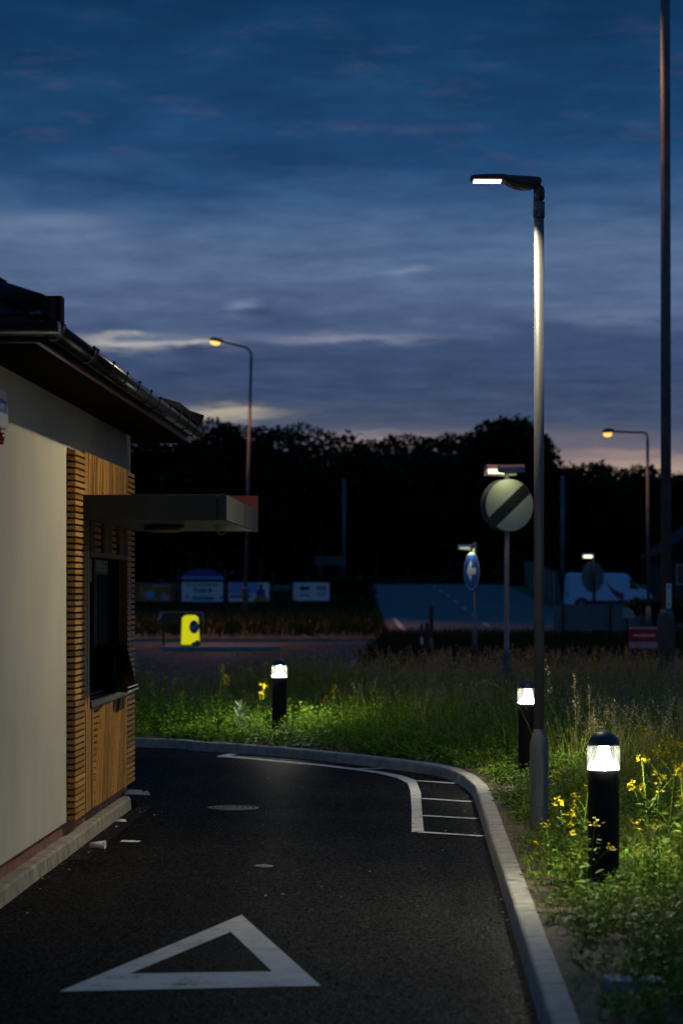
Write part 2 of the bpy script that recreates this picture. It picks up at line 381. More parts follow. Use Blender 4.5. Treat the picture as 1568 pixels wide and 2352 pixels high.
# faint pink wisps high up
wisp = t.ramp(n3, [(0.55, (0, 0, 0, 1)), (0.72, (1, 1, 1, 1))])
win = t.math('MULTIPLY', t.ramp(fac, [(0.30, (0, 0, 0, 1)), (0.36, (1, 1, 1, 1)), (0.44, (1, 1, 1, 1)), (0.48, (0, 0, 0, 1))]), wisp)
col = t.mix(t.math('MULTIPLY', win, 0.20), col, S(108, 92, 118))
# brighter gaps in the cloud near the horizon
nx = t.math('ADD', X, t.math('MULTIPLY', t.math('SUBTRACT', n2, 0.5), 0.02))
nzv = t.math('ADD', zc, t.math('MULTIPLY', t.math('SUBTRACT', n2, 0.5), 0.014))
def blob(x0, sx, z0, sz, amt, c):
    global col
    a = t.math('POWER', t.math('DIVIDE', t.math('SUBTRACT', nx, x0), sx), 2.0)
    b = t.math('POWER', t.math('DIVIDE', t.math('SUBTRACT', nzv, z0), sz), 2.0)
    # even powers of negative numbers: use absolute value
    e = t.math('EXPONENT', t.math('MULTIPLY', t.math('ADD', a, b), -1.0))
    e = t.math('MULTIPLY', e, t.math('GREATER_THAN', Y, 0.0))
    col = t.mix(t.math('MULTIPLY', e, amt, clamp=True), col, S(*c))
def U(px): return (px - CX) / F * 0.995
def E(py): return (HZ - py) / F * 0.99
blob(U(300), 0.026, E(785), 0.0022, 0.8, (190, 186, 180))
blob(U(440), 0.010, E(790), 0.0016, 0.8, (190, 182, 182))
blob(U(800), 0.035, E(772), 0.0018, 0.55, (150, 150, 168))
blob(U(500), 0.022, E(948), 0.0026, 0.8, (190, 180, 158))
blob(U(850), 0.022, E(1008), 0.0036, 0.55, (176, 152, 144))
blob(U(1440), 0.045, E(1055), 0.0050, 0.55, (180, 152, 140))
blob(U(1500), 0.045, E(1082), 0.0040, 0.65, (196, 166, 146))
blob(U(1000), 0.12, E(1003), 0.0030, 0.35, (140, 124, 132))
blob(U(120), 0.030, E(520), 0.0045, 0.55, (118, 136, 166))
blob(U(930), 0.008, E(622), 0.0016, 0.5, (140, 152, 178))
blob(U(560), 0.006, E(698), 0.0022, 0.6, (134, 148, 178))
blob(U(1400), 0.030, E(725), 0.0022, 0.4, (120, 132, 160))
# below the horizon: dark
gnd = t.ramp(t.math('ADD', Z, 0.5), [(0.495, (0.006, 0.007, 0.006, 1)), (0.5, (1, 1, 1, 1))])
col = t.mix(1.0, col, gnd, 'MULTIPLY')
t.link(col, bg.inputs[0]); bg.inputs[1].default_value = 1.0

scene.view_settings.view_transform = 'Standard'; scene.view_settings.look = 'None'
scene.view_settings.exposure = 0.0; scene.view_settings.gamma = 1.0
try:
    scene.cycles.use_denoising = True; scene.cycles.max_bounces = 6; scene.cycles.sample_clamp_indirect = 4.0
    scene.cycles.transparent_max_bounces = 10; scene.cycles.use_light_tree = True
except Exception: pass

def area_light(name, loc, size, power, color, spread=PI, rot=(0, 0, 0), parent=None, sy=None):
    l = bpy.data.lights.new(name, 'AREA'); l.energy = power; l.color = color; l.size = size
    if sy: l.shape = 'RECTANGLE'; l.size_y = sy
    l.spread = spread
    o = bpy.data.objects.new(name, l); COL.objects.link(o)
    if parent: o.parent = parent; loc = Vector(loc) - ORG[parent.name]
    o.location = loc; o.rotation_euler = rot; return o
def point_light(name, loc, power, color, r=0.03, parent=None):
    l = bpy.data.lights.new(name, 'POINT'); l.energy = power; l.color = color; l.shadow_soft_size = r
    o = bpy.data.objects.new(name, l); COL.objects.link(o)
    if parent: o.parent = parent; loc = Vector(loc) - ORG[parent.name]
    o.location = loc; return o

# ------------------------------------------------------------------ ground, road, lane, kerbs
b = MB()
xs = [-600, -250, -120, -60, -40, -25, -15, -8, -4, 0, 4, 8, 12, 20, 30, 45, 70, 130, 250, 600]
ys = [-30, 0, 40, 70, 84] + [84 + 4 * i for i in range(1, 29)][:28] + [204, 212, 220, 228, 236, 250, 300, 500, 1500]
for j in range(len(ys)):
    for i in range(len(xs)): b.v.append((xs[i], ys[j], terrain(xs[i], ys[j]) - 0.04))
nx_ = len(xs)
b.f = [(j * nx_ + i, j * nx_ + i + 1, (j + 1) * nx_ + i + 1, (j + 1) * nx_ + i) for j in range(len(ys) - 1) for i in range(nx_ - 1)]
b.m = [0] * len(b.f); b.sm = [True] * len(b.f)
tag(b.build('ground', M['ground']), kind='structure')

b = MB(); b.add([(-16, -6, 0), (1.6, -6, 0), (1.6, 31.5, 0), (-16, 31.5, 0)], [(0, 1, 2, 3)])
tag(b.build('drive_lane', M['asphalt']), kind='structure')
b = MB(); b.add([(-90, 45, 0), (90, 45, 0), (90, 88, 0), (-90, 88, 0)], [(0, 1, 2, 3)])
tag(b.build('roundabout_road', M['road']), kind='structure')
# road climbing the hill
b = MB()
rows = [(84, 1.2, 11.0)] + [(84 + 3 * i, 1.9 - 0.9 * i / 25, 9.9) for i in range(1, 32)]
for y, x0, x1 in rows:
    for k in range(5):
        x = x0 + (x1 - x0) * k / 4; b.v.append((x, y, terrain(x, y) + 0.012))
b.f = [(j * 5 + i, j * 5 + i + 1, (j + 1) * 5 + i + 1, (j + 1) * 5 + i) for j in range(len(rows) - 1) for i in range(4)]
b.m = [0] * len(b.f); b.sm = [True] * len(b.f)
tag(b.build('hill_road', M['hill_road']), kind='structure')
b = MB()
def dash(x0, x1, y0, y1, wd):
    n = 4; vs = []
    for i in range(n + 1):
        q = i / n; x = x0 + (x1 - x0) * q; y = y0 + (y1 - y0) * q; z = terrain(x, y) + 0.02
        vs += [(x - wd / 2, y, z), (x + wd / 2, y, z)]
    b.add(vs, [(2 * i, 2 * i + 1, 2 * i + 3, 2 * i + 2) for i in range(n)])
for y in range(92, 150, 7): dash(6.1 - (y - 92) * 0.012, 6.05 - (y - 92) * 0.012, y, y + 3.2, 0.13)
dash(2.45, 2.3, 96, 106, 0.2)
tag(b.build('hill_road_marking', M['paint']), kind='structure')

def catmull(P, n=8):
    P = [Vector(p) for p in P]; P = [P[0] * 2 - P[1]] + P + [P[-1] * 2 - P[-2]]; out = []
    for i in range(1, len(P) - 2):
        a, bb, c, d = P[i - 1:i + 3]
        for k in range(n):
            q = k / n
            out.append(0.5 * (2 * bb + (c - a) * q + (2 * a - 5 * bb + 4 * c - d) * q * q + (3 * bb - a - 3 * c + d) * q ** 3))
    out.append(P[-2]); return out
KP = [(0.83 + 0.0297 * (y - 10.15), y) for y in (1.5, 6, 9, 12, 15, 17, 18.9)] + [tuple(gp(x, y).xy) for x, y in ((1089, 1841), (1078, 1822), (1047, 1799), (994, 1781), (890, 1766), (829, 1758), (701, 1744), (576, 1733), (455, 1725), (312, 1716))] + [(-6.0, 29.0), (-14, 30.0)]
KC = catmull([(x, y, 0) for x, y in KP], 10)
def resample(C, step):
    L = [0]
    for i in range(1, len(C)): L.append(L[-1] + (C[i] - C[i - 1]).length)
    n = max(2, int(L[-1] / step)); out = []; j = 0
    for k in range(n + 1):
        d = L[-1] * k / n
        while j < len(C) - 2 and L[j + 1] < d: j += 1
        q = (d - L[j]) / max(1e-9, L[j + 1] - L[j]); out.append(C[j].lerp(C[j + 1], min(1, q)))
    return out
def kerb_mesh(C, prof, stone, gap=0.007, side=1):
    C = resample(C, 0.15); b = MB(); n = len(C)
    per = max(2, int(round(stone / 0.15)))
    def nrm(i):
        d = (C[min(i + 1, n - 1)] - C[max(i - 1, 0)]).normalized(); return Vector((d.y, -d.x, 0)) * side, d
    i = 0
    while i < n - 1:
        j = min(n - 1, i + per); vs = []; idx = list(range(i, j + 1)); m = len(prof)
        jz = random.uniform(-0.002, 0.002); jo = random.uniform(-0.0015, 0.0015)
        for k in idx:
            r, d = nrm(k); p = C[k].copy()
            if k == idx[0]: p += d * gap / 2
            if k == idx[-1]: p -= d * gap / 2
            for o, z in prof: vs.append(p + r * (o + jo) + Vector((0, 0, z + (jz if z > 0.05 else 0))))
        fs = [(a * m + q, a * m + q + 1, (a + 1) * m + q + 1, (a + 1) * m + q) for a in range(len(idx) - 1) for q in range(m - 1)]
        fs += [tuple(range(m))[::-1], tuple((len(idx) - 1) * m + q for q in range(m))]
        b.add(vs, fs); i = j
    return b
prof = [(0.0, -0.05), (0.0, 0.0), (0.012, 0.075), (0.020, 0.094), (0.032, 0.1), (0.125, 0.1), (0.130, 0.095), (0.130, 0.03)]
tag(kerb_mesh(KC, prof, 0.915).build('kerb', M['concrete']), kind='structure')
# planted bed behind the kerb
KR = resample(KC, 0.3); n = len(KR); back = []
for i in range(n):
    d = (KR[min(i + 1, n - 1)] - KR[max(i - 1, 0)]).normalized(); back.append(KR[i] + Vector((d.y, -d.x, 0)) * 0.123 + Vector((0, 0, 0.086)))
poly = [tuple(p) for p in back] + [(-14, 45.5, 0.086), (60, 45.5, 0.086), (60, 2, 0.086)]
b = MB(); b.add(poly, [tuple(range(len(poly)))])
tag(b.build('flower_bed_soil', M['soil']), kind='structure')
K2 = np.array([(p.x, p.y) for p in KR])
def bed_dist(P):                                   # signed distance from the kerb face, positive on the bed side
    best = np.full(len(P), 1e9); sgn = np.zeros(len(P))
    for a, c in zip(K2[:-1], K2[1:]):
        d = c - a; L2 = d @ d; q = np.clip(((P - a) @ d) / L2, 0, 1)
        pr = a + q[:, None] * d; v = P - pr; ds = np.hypot(v[:, 0], v[:, 1])
        cr = d[0] * (P[:, 1] - a[1]) - d[1] * (P[:, 0] - a[0])
        u = ds < best; best[u] = ds[u]; sgn[u] = np.where(cr[u] < 0, 1, -1)
    return best * sgn
# splitter verge beyond the cross road, with its own kerb
SV = [(0.25, 54.2), (0.35, 53.0), (1.1, 52.2), (4, 51.6), (12, 51), (40, 50), (40, 88), (11, 91), (6, 89.5), (2.6, 87.5), (1.7, 82), (1.15, 76), (0.55, 63), (0.25, 54.2)]
SVC = [Vector((x, y, 0)) for x, y in SV]
b = MB(); b.add([(p.x, p.y, max(0.13, terrain(p.x, p.y) + 0.05)) for p in SVC[:-1]], [tuple(range(len(SVC) - 1))])
tag(b.build('splitter_verge', M['verge']), kind='structure')
b = MB()
for i in range(len(SVC) - 1):
    a, c = SVC[i], SVC[i + 1]; d = (c - a).normalized(); r = Vector((d.y, -d.x, 0)) * 0.12
    b.hexa([a - r * 0, a + r, c + r, c, *[p + Vector((0, 0, 0.14)) for p in (a, a + r, c + r, c)]])
tag(b.build('splitter_kerb', M['concrete']), kind='structure')
# left verge at the foot of the hill
b = MB()
gx = [-90, -50, -30, -20, -14, -10, -7, -5, -3, -1, 0.6, 1.7]; gy = [87, 88, 90, 93, 97, 101, 106, 112, 120, 130]
for y in gy:
    for x in gx: b.v.append((x - (0.6 * (y - 87) / 43 if x > 1 else 0), y, terrain(x, y) + 0.12 * smooth(86.9, 88, y) + 0.03))
m_ = len(gx); b.f = [(j * m_ + i, j * m_ + i + 1, (j + 1) * m_ + i + 1, (j + 1) * m_ + i) for j in range(len(gy) - 1) for i in range(m_ - 1)]
b.m = [0] * len(b.f); b.sm = [True] * len(b.f)
tag(b.build('left_verge', M['verge']), kind='structure')
b = MB()
for i in range(23): b.box((-44 + i * 2.0, 86.85, 0), (-44 + i * 2.0 + 1.985, 87.0, 0.13))
tag(b.build('left_verge_kerb', M['concrete']), kind='structure')
# traffic island
b = MB(); ring = []
for k in range(40):
    a = 2 * PI * k / 40; ring.append((-3.75 + 1.85 * math.copysign(abs(math.cos(a)) ** 0.6, math.cos(a)), 75 + 1.7 * math.copysign(abs(math.sin(a)) ** 0.8, math.sin(a))))
b.prism(ring, (0, 0, 0.0), (1, 0, 0), (0, 1, 0), (0, 0, 1), 0.13)
tag(b.build('traffic_island', M['concrete']), kind='structure')

# road paint on the drive
b = MB(); z1 = 0.004
tri_o = [gp(137, 2277, z1), gp(736.5, 2264, z1), gp(555, 2101, z1)]; tri_i = [gp(298.5, 2236, z1), gp(625, 2231, z1), gp(530, 2140, z1)]
b.add(tri_o + tri_i, [(0, 1, 4, 3), (1, 2, 5, 4), (2, 0, 3, 5)])
tag(b.build('give_way_triangle_marking', M['paint']), kind='structure')
b = MB()
ein = [(945, 1911), (945, 1860), (942, 1816), (935.5, 1799), (911.5, 1786.5), (868, 1776), (811, 1767.8), (737.5, 1759), (642, 1750), (563.5, 1742.2), (520, 1739)]
eout = [(973, 1909), (968, 1860), (966, 1820.5), (955, 1792), (924.6, 1781.5), (872.4, 1771.7), (811.5, 1764), (737.5, 1755.5), (642, 1747), (563.5, 1739), (530, 1736.2)]
vs = []
for a, c in zip(ein, eout): vs += [gp(*a, z1), gp(*c, z1)]
b.add(vs, [(2 * i, 2 * i + 1, 2 * i + 3, 2 * i + 2) for i in range(len(ein) - 1)])
b.add([gp(*p, z1) for p in ((520, 1739.2), (497, 1737.2), (524, 1731), (548, 1731.5), (530, 1736))], [(0, 1, 2, 3, 4)])
def cross(p, q, wd=0.085):
    p, q = gp(*p, z1 + 0.004), gp(*q, z1 + 0.004); d = (q - p).normalized(); r = Vector((-d.y, d.x, 0)) * wd / 2
    b.add([p - r, q - r, q + r, p + r], [(0, 1, 2, 3)])
for p, q in (((962, 1910.5), (1108, 1920)), ((969, 1872.7), (1094, 1880)), ((967, 1833.5), (1082, 1841)), ((957, 1793), (1046, 1799)), ((811, 1765.5), (880, 1764.5))): cross(p, q)
tag(b.build('hatched_lane_marking', M['paint']), kind='structure')
# drain channel beside the building kerb
b = MB()
for k in range(9):
    s0 = 16.2 + k * 0.46
    x = lambda s, o: Vector((-1.935 + 0.0308 * (s - 13.8) + o, s, 0.004))
    b.add([x(s0, 0.02), x(s0, 0.15), x(s0 + 0.45, 0.15), x(s0 + 0.45, 0.02)], [(0, 1, 2, 3)])
tag(place(b.build('drain_channel', M['dark_iron'])), 'dark iron drain channel running along the foot of the building kerb', 'drain')
# manhole
c0 = gp(535, 1857); b = MB()
b.lathe([(0.215, 0.003), (0.215, 0.010), (0.19, 0.012), (0.185, 0.006), (0.0005, 0.006)], c0, 40)
for rr in (0.06, 0.105, 0.15):
    b.lathe([(rr - 0.012, 0.0065), (rr - 0.01, 0.011), (rr + 0.01, 0.011), (rr + 0.012, 0.0065)], c0, 36)
for k in range(8):
    a = PI / 4 * k; b.box((0.05, -0.006, 0.0065), (0.18, 0.006, 0.0118), fn=lambda x, y, z, a=a: Vector((c0.x + x * math.cos(a) - y * math.sin(a), c0.y + x * math.sin(a) + y * math.cos(a), z)))
tag(place(b.build('manhole_cover', M['iron'])), 'round cast iron manhole cover set in the dark drive', 'manhole cover')
c0 = gp(605, 1991); b = MB(); b.lathe([(0.062, 0.003), (0.062, 0.009), (0.05, 0.011), (0.046, 0.007), (0.0005, 0.0072)], c0, 24); b.box((c0.x - 0.03, c0.y - 0.006, 0.0074), (c0.x + 0.03, c0.y + 0.006, 0.0105))
tag(place(b.build('valve_cover', M['grey_back'])), 'small metal valve cover set flush in the middle of the drive', 'cover')

# ------------------------------------------------------------------ drive-through building
bl = thing('drive_through_building', B(17, 0, 0), 'cream rendered drive-through building with timber slatted serving window and dark eaves', 'building')
W0, W1 = 13.2, 20.6; OP0, OP1, OZ0, OZ1 = 17.42, 19.86, 0.97, 2.09
b = MB()
b.wbox(W0, OP0, -0.28, 0, 0.2, 3.127); b.wbox(OP1, W1, -0.28, 0, 0.2, 3.127)
b.wbox(OP0, OP1, -0.28, 0, 0.2, OZ0); b.wbox(OP0, OP1, -0.28, 0, OZ1, 3.127)
b.wbox(W1 - 0.28, W1, -6, -0.2805, 0.2, 3.127); b.wbox(W0, W0 + 0.28, -6, -0.2805, 0.2, 3.127)
b.wbox(W0 + 0.281, W1 - 0.281, -6, -5.72, 0.2, 3.127)
b.build('wall', M['render'], bl)
b = MB(); b.wbox(W0 + 0.03, W1 - 0.03, -5.9, -0.025, -0.02, 0.1995); b.build('plinth', M['brick'], bl)
b = MB(); b.wbox(W0 + 0.3, W1 - 0.3, -5.7, -0.3, 0.2, 0.24); b.wbox(W0 + 0.3, W1 - 0.3, -2.5, -2.4, 0.241, 3.1); b.build('interior_partition', M['dark_void'], bl)
# kerb at the wall foot
kl = [Vector((-1.935 + 0.0308 * (s - 13.8), s, 0)) for s in np.linspace(11.0, 20.1, 60)]
for k in range(1, 10):
    a = k / 9 * PI / 2; e = kl[59]; kl.append(Vector((e.x - 0.28 + 0.28 * math.cos(a), e.y + 0.28 * math.sin(a), 0)))
kl.append(Vector((kl[-1].x - 0.3, kl[-1].y, 0)))
kprof = [(0.0, -0.03), (0.0, 0.0), (0.008, 0.085), (0.02, 0.1), (0.13, 0.102), (0.135, 0.0)]
tag(kerb_mesh(kl, kprof, 0.9, side=-1).build('building_kerb', M['plinth_concrete']), kind='structure')
b = MB()
for s0, s1 in ((12.8, 14.95), (14.954, 17.35), (17.354, 19.75), (19.754, 21.4)): b.wbox(s0, s1, -0.2, 0.42, 3.1285, 3.142)
b.wbox(12.8, 13.19, -6.2, -0.201, 3.1285, 3.142)
b.build('soffit', M['soffit'], bl)
b = MB(); b.wbox(12.775, 21.42, 0.421, 0.443, 3.118, 3.262); b.wbox(12.775, 12.799, -6.2, 0.42, 3.118, 3.262); b.wbox(21.401, 21.42, -1, 0.42, 3.118, 3.262)
b.build('fascia', M['black_plastic'], bl)
# gutter: half-round channel with brackets
def gutter_section(k, r=0.056): a = PI * k / 10; return (-r * math.cos(a), -r * math.sin(a) * 1.35)
b = MB(); vs = []
for s in (12.70, 21.22):
    for k in range(11):
        d, z = gutter_section(k); vs.append(B(s, 0.503 + d, 3.218 + z))
    for k in range(10, -1, -1):
        d, z = gutter_section(k, 0.051); vs.append(B(s, 0.503 + d, 3.218 + z))
nn = 22; b.add(vs, [(i, (i + 1) % nn, nn + (i + 1) % nn, nn + i) for i in range(nn)] + [tuple(range(nn)), tuple(range(nn, 2 * nn))], 0, True)
vs = []
for tt in (-6.2, 0.56):
    for k in range(11):
        d, z = gutter_section(k); vs.append(B(12.715 - d, tt, 3.218 + z))
nn = 11; b.add(vs, [(i, i + 1, nn + i + 1, nn + i) for i in range(nn - 1)], 0, True); b.add(vs[nn:], [tuple(range(nn))])
gut = b.build('gutter', M['black_plastic'], bl)
def bracket(s, wd, r=0.061):
    b = MB(); vs = []
    for q in (s, s + wd):
        for rr in (r, r - 0.0045):
            for k in range(11):
                d, z = gutter_section(k, rr); vs.append(B(q, 0.503 + d, 3.2185 + z))
    for i in range(10):
        b.add([vs[i], vs[i + 1], vs[22 + i + 1], vs[22 + i]], [(0, 1, 2, 3)], 0, True)
        b.add([vs[i], vs[i + 1], vs[11 + i + 1], vs[11 + i]], [(0, 1, 2, 3)]); b.add([vs[22 + i], vs[22 + i + 1], vs[33 + i + 1], vs[33 + i]], [(0, 1, 2, 3)])
    P = B(s + wd / 2, 0.503 + 0.058, 3.228); b.tube([B(s, 0.563, 3.222), B(s + wd, 0.563, 3.222)], 0.009, 8)
    b.build('gutter_bracket', M['black_plastic'], gut)
for s in (12.78, 14.05, 14.22, 14.98, 15.69, 16.38, 17.1, 17.7, 18.45, 19.2, 19.95, 20.7): bracket(s, 0.03 if s not in (14.05, 12.78) else 0.12)
# hipped roof
b = MB(); e0 = 3.262
A_, B_, C_, D_ = B(12.72, 0.48, e0), B(21.35, 0.48, e0), B(21.35, -6.5, e0), B(12.72, -6.5, e0)
R1, R2 = B(16.2, -3.0, e0 + 1.72), B(17.9, -3.0, e0 + 1.72)
b.add([A_, B_, C_, D_, R1, R2], [(0, 1, 5, 4), (1, 2, 5), (2, 3, 4, 5), (3, 0, 4), (0, 3, 2, 1)])
rf = b.build('roof', M['roof'], bl)
b = MB()
for k in range(13):                                # lapped hip tiles, uneven
    p, q = A_.lerp(R1, 0.012 + k * 0.075), A_.lerp(R1, 0.012 + (k + 1) * 0.075 + 0.01)
    j = Vector((random.uniform(-.01, .01), random.uniform(-.01, .01), random.uniform(0, .015)))
    b.tube([p + j + Vector((0, 0, .01)), q + j * 0.4], [0.075, 0.062], 10)
b.build('hip_tile', M['roof'], rf)
b = MB()
for k in range(10):                                # crumbling mortar along the hip
    p = A_.lerp(R1, 0.015 + 0.030 * k) + Vector((random.uniform(-.02, .05), -0.03, random.uniform(-0.05, -0.02)))
    r = random.uniform(0.025, 0.05); vs = []
    for i in range(5):
        for j in range(7):
            th, ph = PI * i / 4, 2 * PI * j / 7; q = r * random.uniform(0.7, 1.25)
            vs.append(p + Vector((q * math.sin(th) * math.cos(ph) * 1.3, q * math.sin(th) * math.sin(ph), q * 0.7 * math.cos(th))))
    b.add(vs, [(i * 7 + j, i * 7 + (j + 1) % 7, (i + 1) * 7 + (j + 1) % 7, (i + 1) * 7 + j) for i in range(4) for j in range(7)])
b.build('hip_mortar', M['lead'], rf)
b = MB()
for k in range(9):                                 # eaves tiles showing over the gutter at the far end
    s0 = 19.3 + k * 0.225; b.tube([B(s0, 0.3, 3.352), B(s0, 0.55, 3.275)], [0.03, 0.034], 8); b.wbox(s0 + 0.03, s0 + 0.2, 0.33, 0.54, 3.266, 3.29)
b.tube([B(21.3, 0.40, 3.36), B(21.3, 0.55, 3.31)], 0.05, 12)
b.build('eaves_tile', M['roof'], rf)
# alarm box and strobe
ab = thing('alarm_box', B(13.55, 0, 2.72), 'white alarm bell box with blue lettering high on the cream wall', 'alarm box')
b = MB()
outl = [(-0.36, 2.73), (0.35, 2.73), (0.36, 2.78), (0.33, 2.93), (0.28, 2.955), (-0.3, 2.955)]
b.prism(outl, B(13.55, 0.001, 0), B(1, 0, 0) - B(0, 0, 0), (0, 0, 1), B(0, 1, 0) - B(0, 0, 0), 0.088)
b.build('case', M['grey_plastic'], ab, bevel=0.012)
b = MB(); b.wbox(13.33, 13.78, 0.01, 0.07, 2.706, 2.7295); b.build('base_grille', M['black'], ab)
b = MB(); b.lathe([(0.001, -0.07), (0.045, -0.066), (0.052, -0.04), (0.052, 0.0), (0.001, 0.0)], B(13.7, 0.05, 2.703), 20); b.build('strobe_lens', M['red_plastic'], ab)
def text_mesh(txt, size, mt, mtx, name, parent=None, depth=0.001, bold=False):
    cu = bpy.data.curves.new('t', 'FONT'); cu.body = txt; cu.size = size; cu.align_x = 'CENTER'; cu.align_y = 'CENTER'; cu.extrude = depth
    if bold: cu.offset = size * 0.02
    to = bpy.data.objects.new('t', cu); COL.objects.link(to)
    dg = bpy.context.evaluated_depsgraph_get(); me = bpy.data.meshes.new_from_object(to.evaluated_get(dg))
    bpy.data.objects.remove(to); me.name = name
    org = ORG[parent.name] if parent else Vector((0, 0, 0))
    me.transform(Matrix.Translation(-org) @ mtx); me.materials.clear(); me.materials.append(mt)
    o = bpy.data.objects.new(name, me); COL.objects.link(o)
    if parent: o.parent = parent
    ORG[o.name] = org; return o
def frame(o, ax, ay):
    ax, ay = Vector(ax).normalized(), Vector(ay).normalized(); an = ax.cross(ay); o = Vector(o)
    return Matrix(((ax.x, ay.x, an.x, o.x), (ax.y, ay.y, an.y, o.y), (ax.z, ay.z, an.z, o.z), (0, 0, 0, 1)))
text_mesh('SECOM', 0.105, M['blue'], frame(B(13.685, 0.0905, 2.85), B(1, 0, 0) - B(0, 0, 0), (0, 0, 1)), 'lettering', ab, bold=True)
# timber cladding
TF = 0.062                                         # front of the timber
Z0, Z1 = 0.212, 2.806
def s_at(px, plane):                               # wall coordinate seen at a photo column on a plane in front of the wall
    return (2.43 - plane) / (0.0308 + (CX - px) / F)
SL, SR = 16.83, 20.43; c0s, c1s = 17.33, 19.9
NS = 59; pitch = (Z1 - Z0) / NS
b = MB()
for k in range(NS):
    z = Z0 + k * pitch; j = random.uniform(-0.0015, 0.0015)
    b.wbox(SL, c0s, 0.001, TF + j, z, z + 0.029)
b.build('horizontal_slat_panel', M['wood_h'], bl); b = MB()
for k in range(NS):
    z = Z0 + k * pitch; j = random.uniform(-0.0015, 0.0015); b.wbox(c1s, SR, 0.001, TF - 0.004 + j, z, z + 0.029)
b.build('horizontal_slat_panel', M['wood_h'], bl)
b = MB(); b.wbox(SL + 0.01, c0s - 0.002, 0.0005, 0.010, Z0, Z1); b.build('slat_backing', M['dark_void'], bl); b = MB(); b.wbox(c1s + 0.002, SR - 0.01, 0.0005, 0.010, Z0, Z1); b.build('slat_backing', M['dark_void'], bl)
# boards: vertical grooved battens with slanting edges, slat insets between
def board_field(z0, z1, edges, bt, name, wood, tf=TF, inset=TF - 0.025):
    """edges: list of (s_bottom0, s_top0, s_bottom1, s_top1) for each run of boards; slats fill the gaps between runs"""
    for sb0, st0, sb1, st1 in edges:
        b = MB(); n = max(1, int(round(max(sb1 - sb0, st1 - st0) / 0.040)))
        for k in range(n):
            f0, f1 = k / n, (k + 1) / n
            g = 0.06 / n if n > 0 else 0
            a0, a1 = sb0 + (sb1 - sb0) * f0, sb0 + (sb1 - sb0) * (f1 - g); d0, d1 = st0 + (st1 - st0) * f0, st0 + (st1 - st0) * (f1 - g)
            gapb, gapt = min(0.0085, 0.3 * (a1 - a0)), min(0.0085, 0.3 * (d1 - d0))
            tj = tf - random.choice((0, 0, 0.006))
            P = [B(a0, 0.001, z0), B(a0, tj, z0), B(a1 - gapb, tj, z0), B(a1 - gapb, 0.001, z0), B(d0, 0.001, z1), B(d0, tj, z1), B(d1 - gapt, tj, z1), B(d1 - gapt, 0.001, z1)]
            b.hexa(P)
        b.build(name, wood, bl)
    n = int((z1 - z0) / pitch)
    for (p, q) in zip(edges[:-1], edges[1:]):
        b = MB()
        for k in range(n):
            za = z0 + (k + 0.15) * (z1 - z0) / n; zb = za + 0.030; f = ((za + zb) / 2 - z0) / (z1 - z0)
            sa = p[2] + (p[3] - p[2]) * f; sb = q[0] + (q[1] - q[0]) * f
            if sb - sa > 0.02: b.wbox(sa + 0.003, sb - 0.003, 0.012, inset, za, min(zb, z1))
        b.build('slat_inset', M['wood_h'], bl)
    b = MB(); b.wbox(edges[0][0], edges[-1][2], 0.0005, 0.011, z0, z1); b.build('board_backing', M['dark_void'], bl)
q = lambda zx: s_at((150 + zx / 1.96) / 1.2755, TF)
# lower panel
board_field(Z0, 0.955, [(c0s, c0s, q(250), q(250)), (q(262), q(302), q(318), q(322)), (q(318), q(322), q(350), q(383)), (q(354), q(397), c1s, c1s)], None, 'vertical_board_panel', M['wood_v'])
board_field(2.40, Z1, [(c0s, c0s, q(284), q(298)), (q(302), q(302), q(350), q(352)), (q(362), q(354), c1s, c1s)], None, 'vertical_board_panel', M['wood_v'])
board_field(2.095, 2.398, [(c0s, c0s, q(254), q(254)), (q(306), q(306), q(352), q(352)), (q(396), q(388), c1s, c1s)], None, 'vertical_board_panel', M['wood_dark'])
b = MB()                                           # jamb boards either side of the window
for k in range(4): b.wbox(c0s + k * 0.068, c0s + k * 0.068 + 0.061, 0.001, TF - 0.004 * (k % 2), 0.956, 2.094)
b.build('window_jamb', M['wood_v'], bl); b = MB(); b.wbox(c1s - 0.022, c1s - 0.003, 0.001, TF - 0.003, 0.956, 2.094)
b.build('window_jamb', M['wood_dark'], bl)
b = MB(); b.wbox(OP1 - 0.016, OP1 - 0.001, -0.279, -0.001, OZ0 + 0.001, OZ1 - 0.017); b.wbox(OP0 + 0.001, OP1 - 0.001, -0.279, -0.001, OZ1 - 0.016, OZ1 - 0.001); b.build('reveal_lining', M['frame'], bl)
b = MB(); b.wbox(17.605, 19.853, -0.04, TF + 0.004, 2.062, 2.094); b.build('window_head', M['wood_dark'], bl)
# serving window
wd = MB(); WT = -0.10
for s0, s1 in ((17.45, 17.62), (18.82, 18.93), (19.78, 19.84)): wd.wbox(s0, s1, WT - 0.03, WT + 0.025, 1.03, 2.06)
wd.wbox(17.621, 18.819, WT - 0.02, WT + 0.02, 1.872, 1.888); wd.wbox(18.931, 19.779, WT - 0.02, WT + 0.02, 1.872, 1.888)
wd.wbox(17.621, 19.779, WT - 0.03, WT + 0.02, 1.03, 1.07)
win_o = wd.build('serving_window', M['frame'], bl)
b = MB(); b.wbox(17.625, 18.815, WT - 0.008, WT - 0.002, 1.072, 1.87); b.wbox(18.935, 19.775, WT - 0.008, WT - 0.002, 1.072, 1.87); b.build('pane', M['glass'], win_o)
b = MB()
for k in range(5): b.wbox(17.63, 19.77, WT - 0.022 + 0.003 * (k % 2), WT + 0.012, 1.89 + 0.034 * k, 1.89 + 0.034 * k + 0.031)
b.build('roller_blind', M['blind'], win_o)
b = MB(); b.wbox(18.98, 19.62, WT + 0.001, WT + 0.035, 1.20, 1.94); b.build('sliding_leaf', M['matt_black'], win_o)
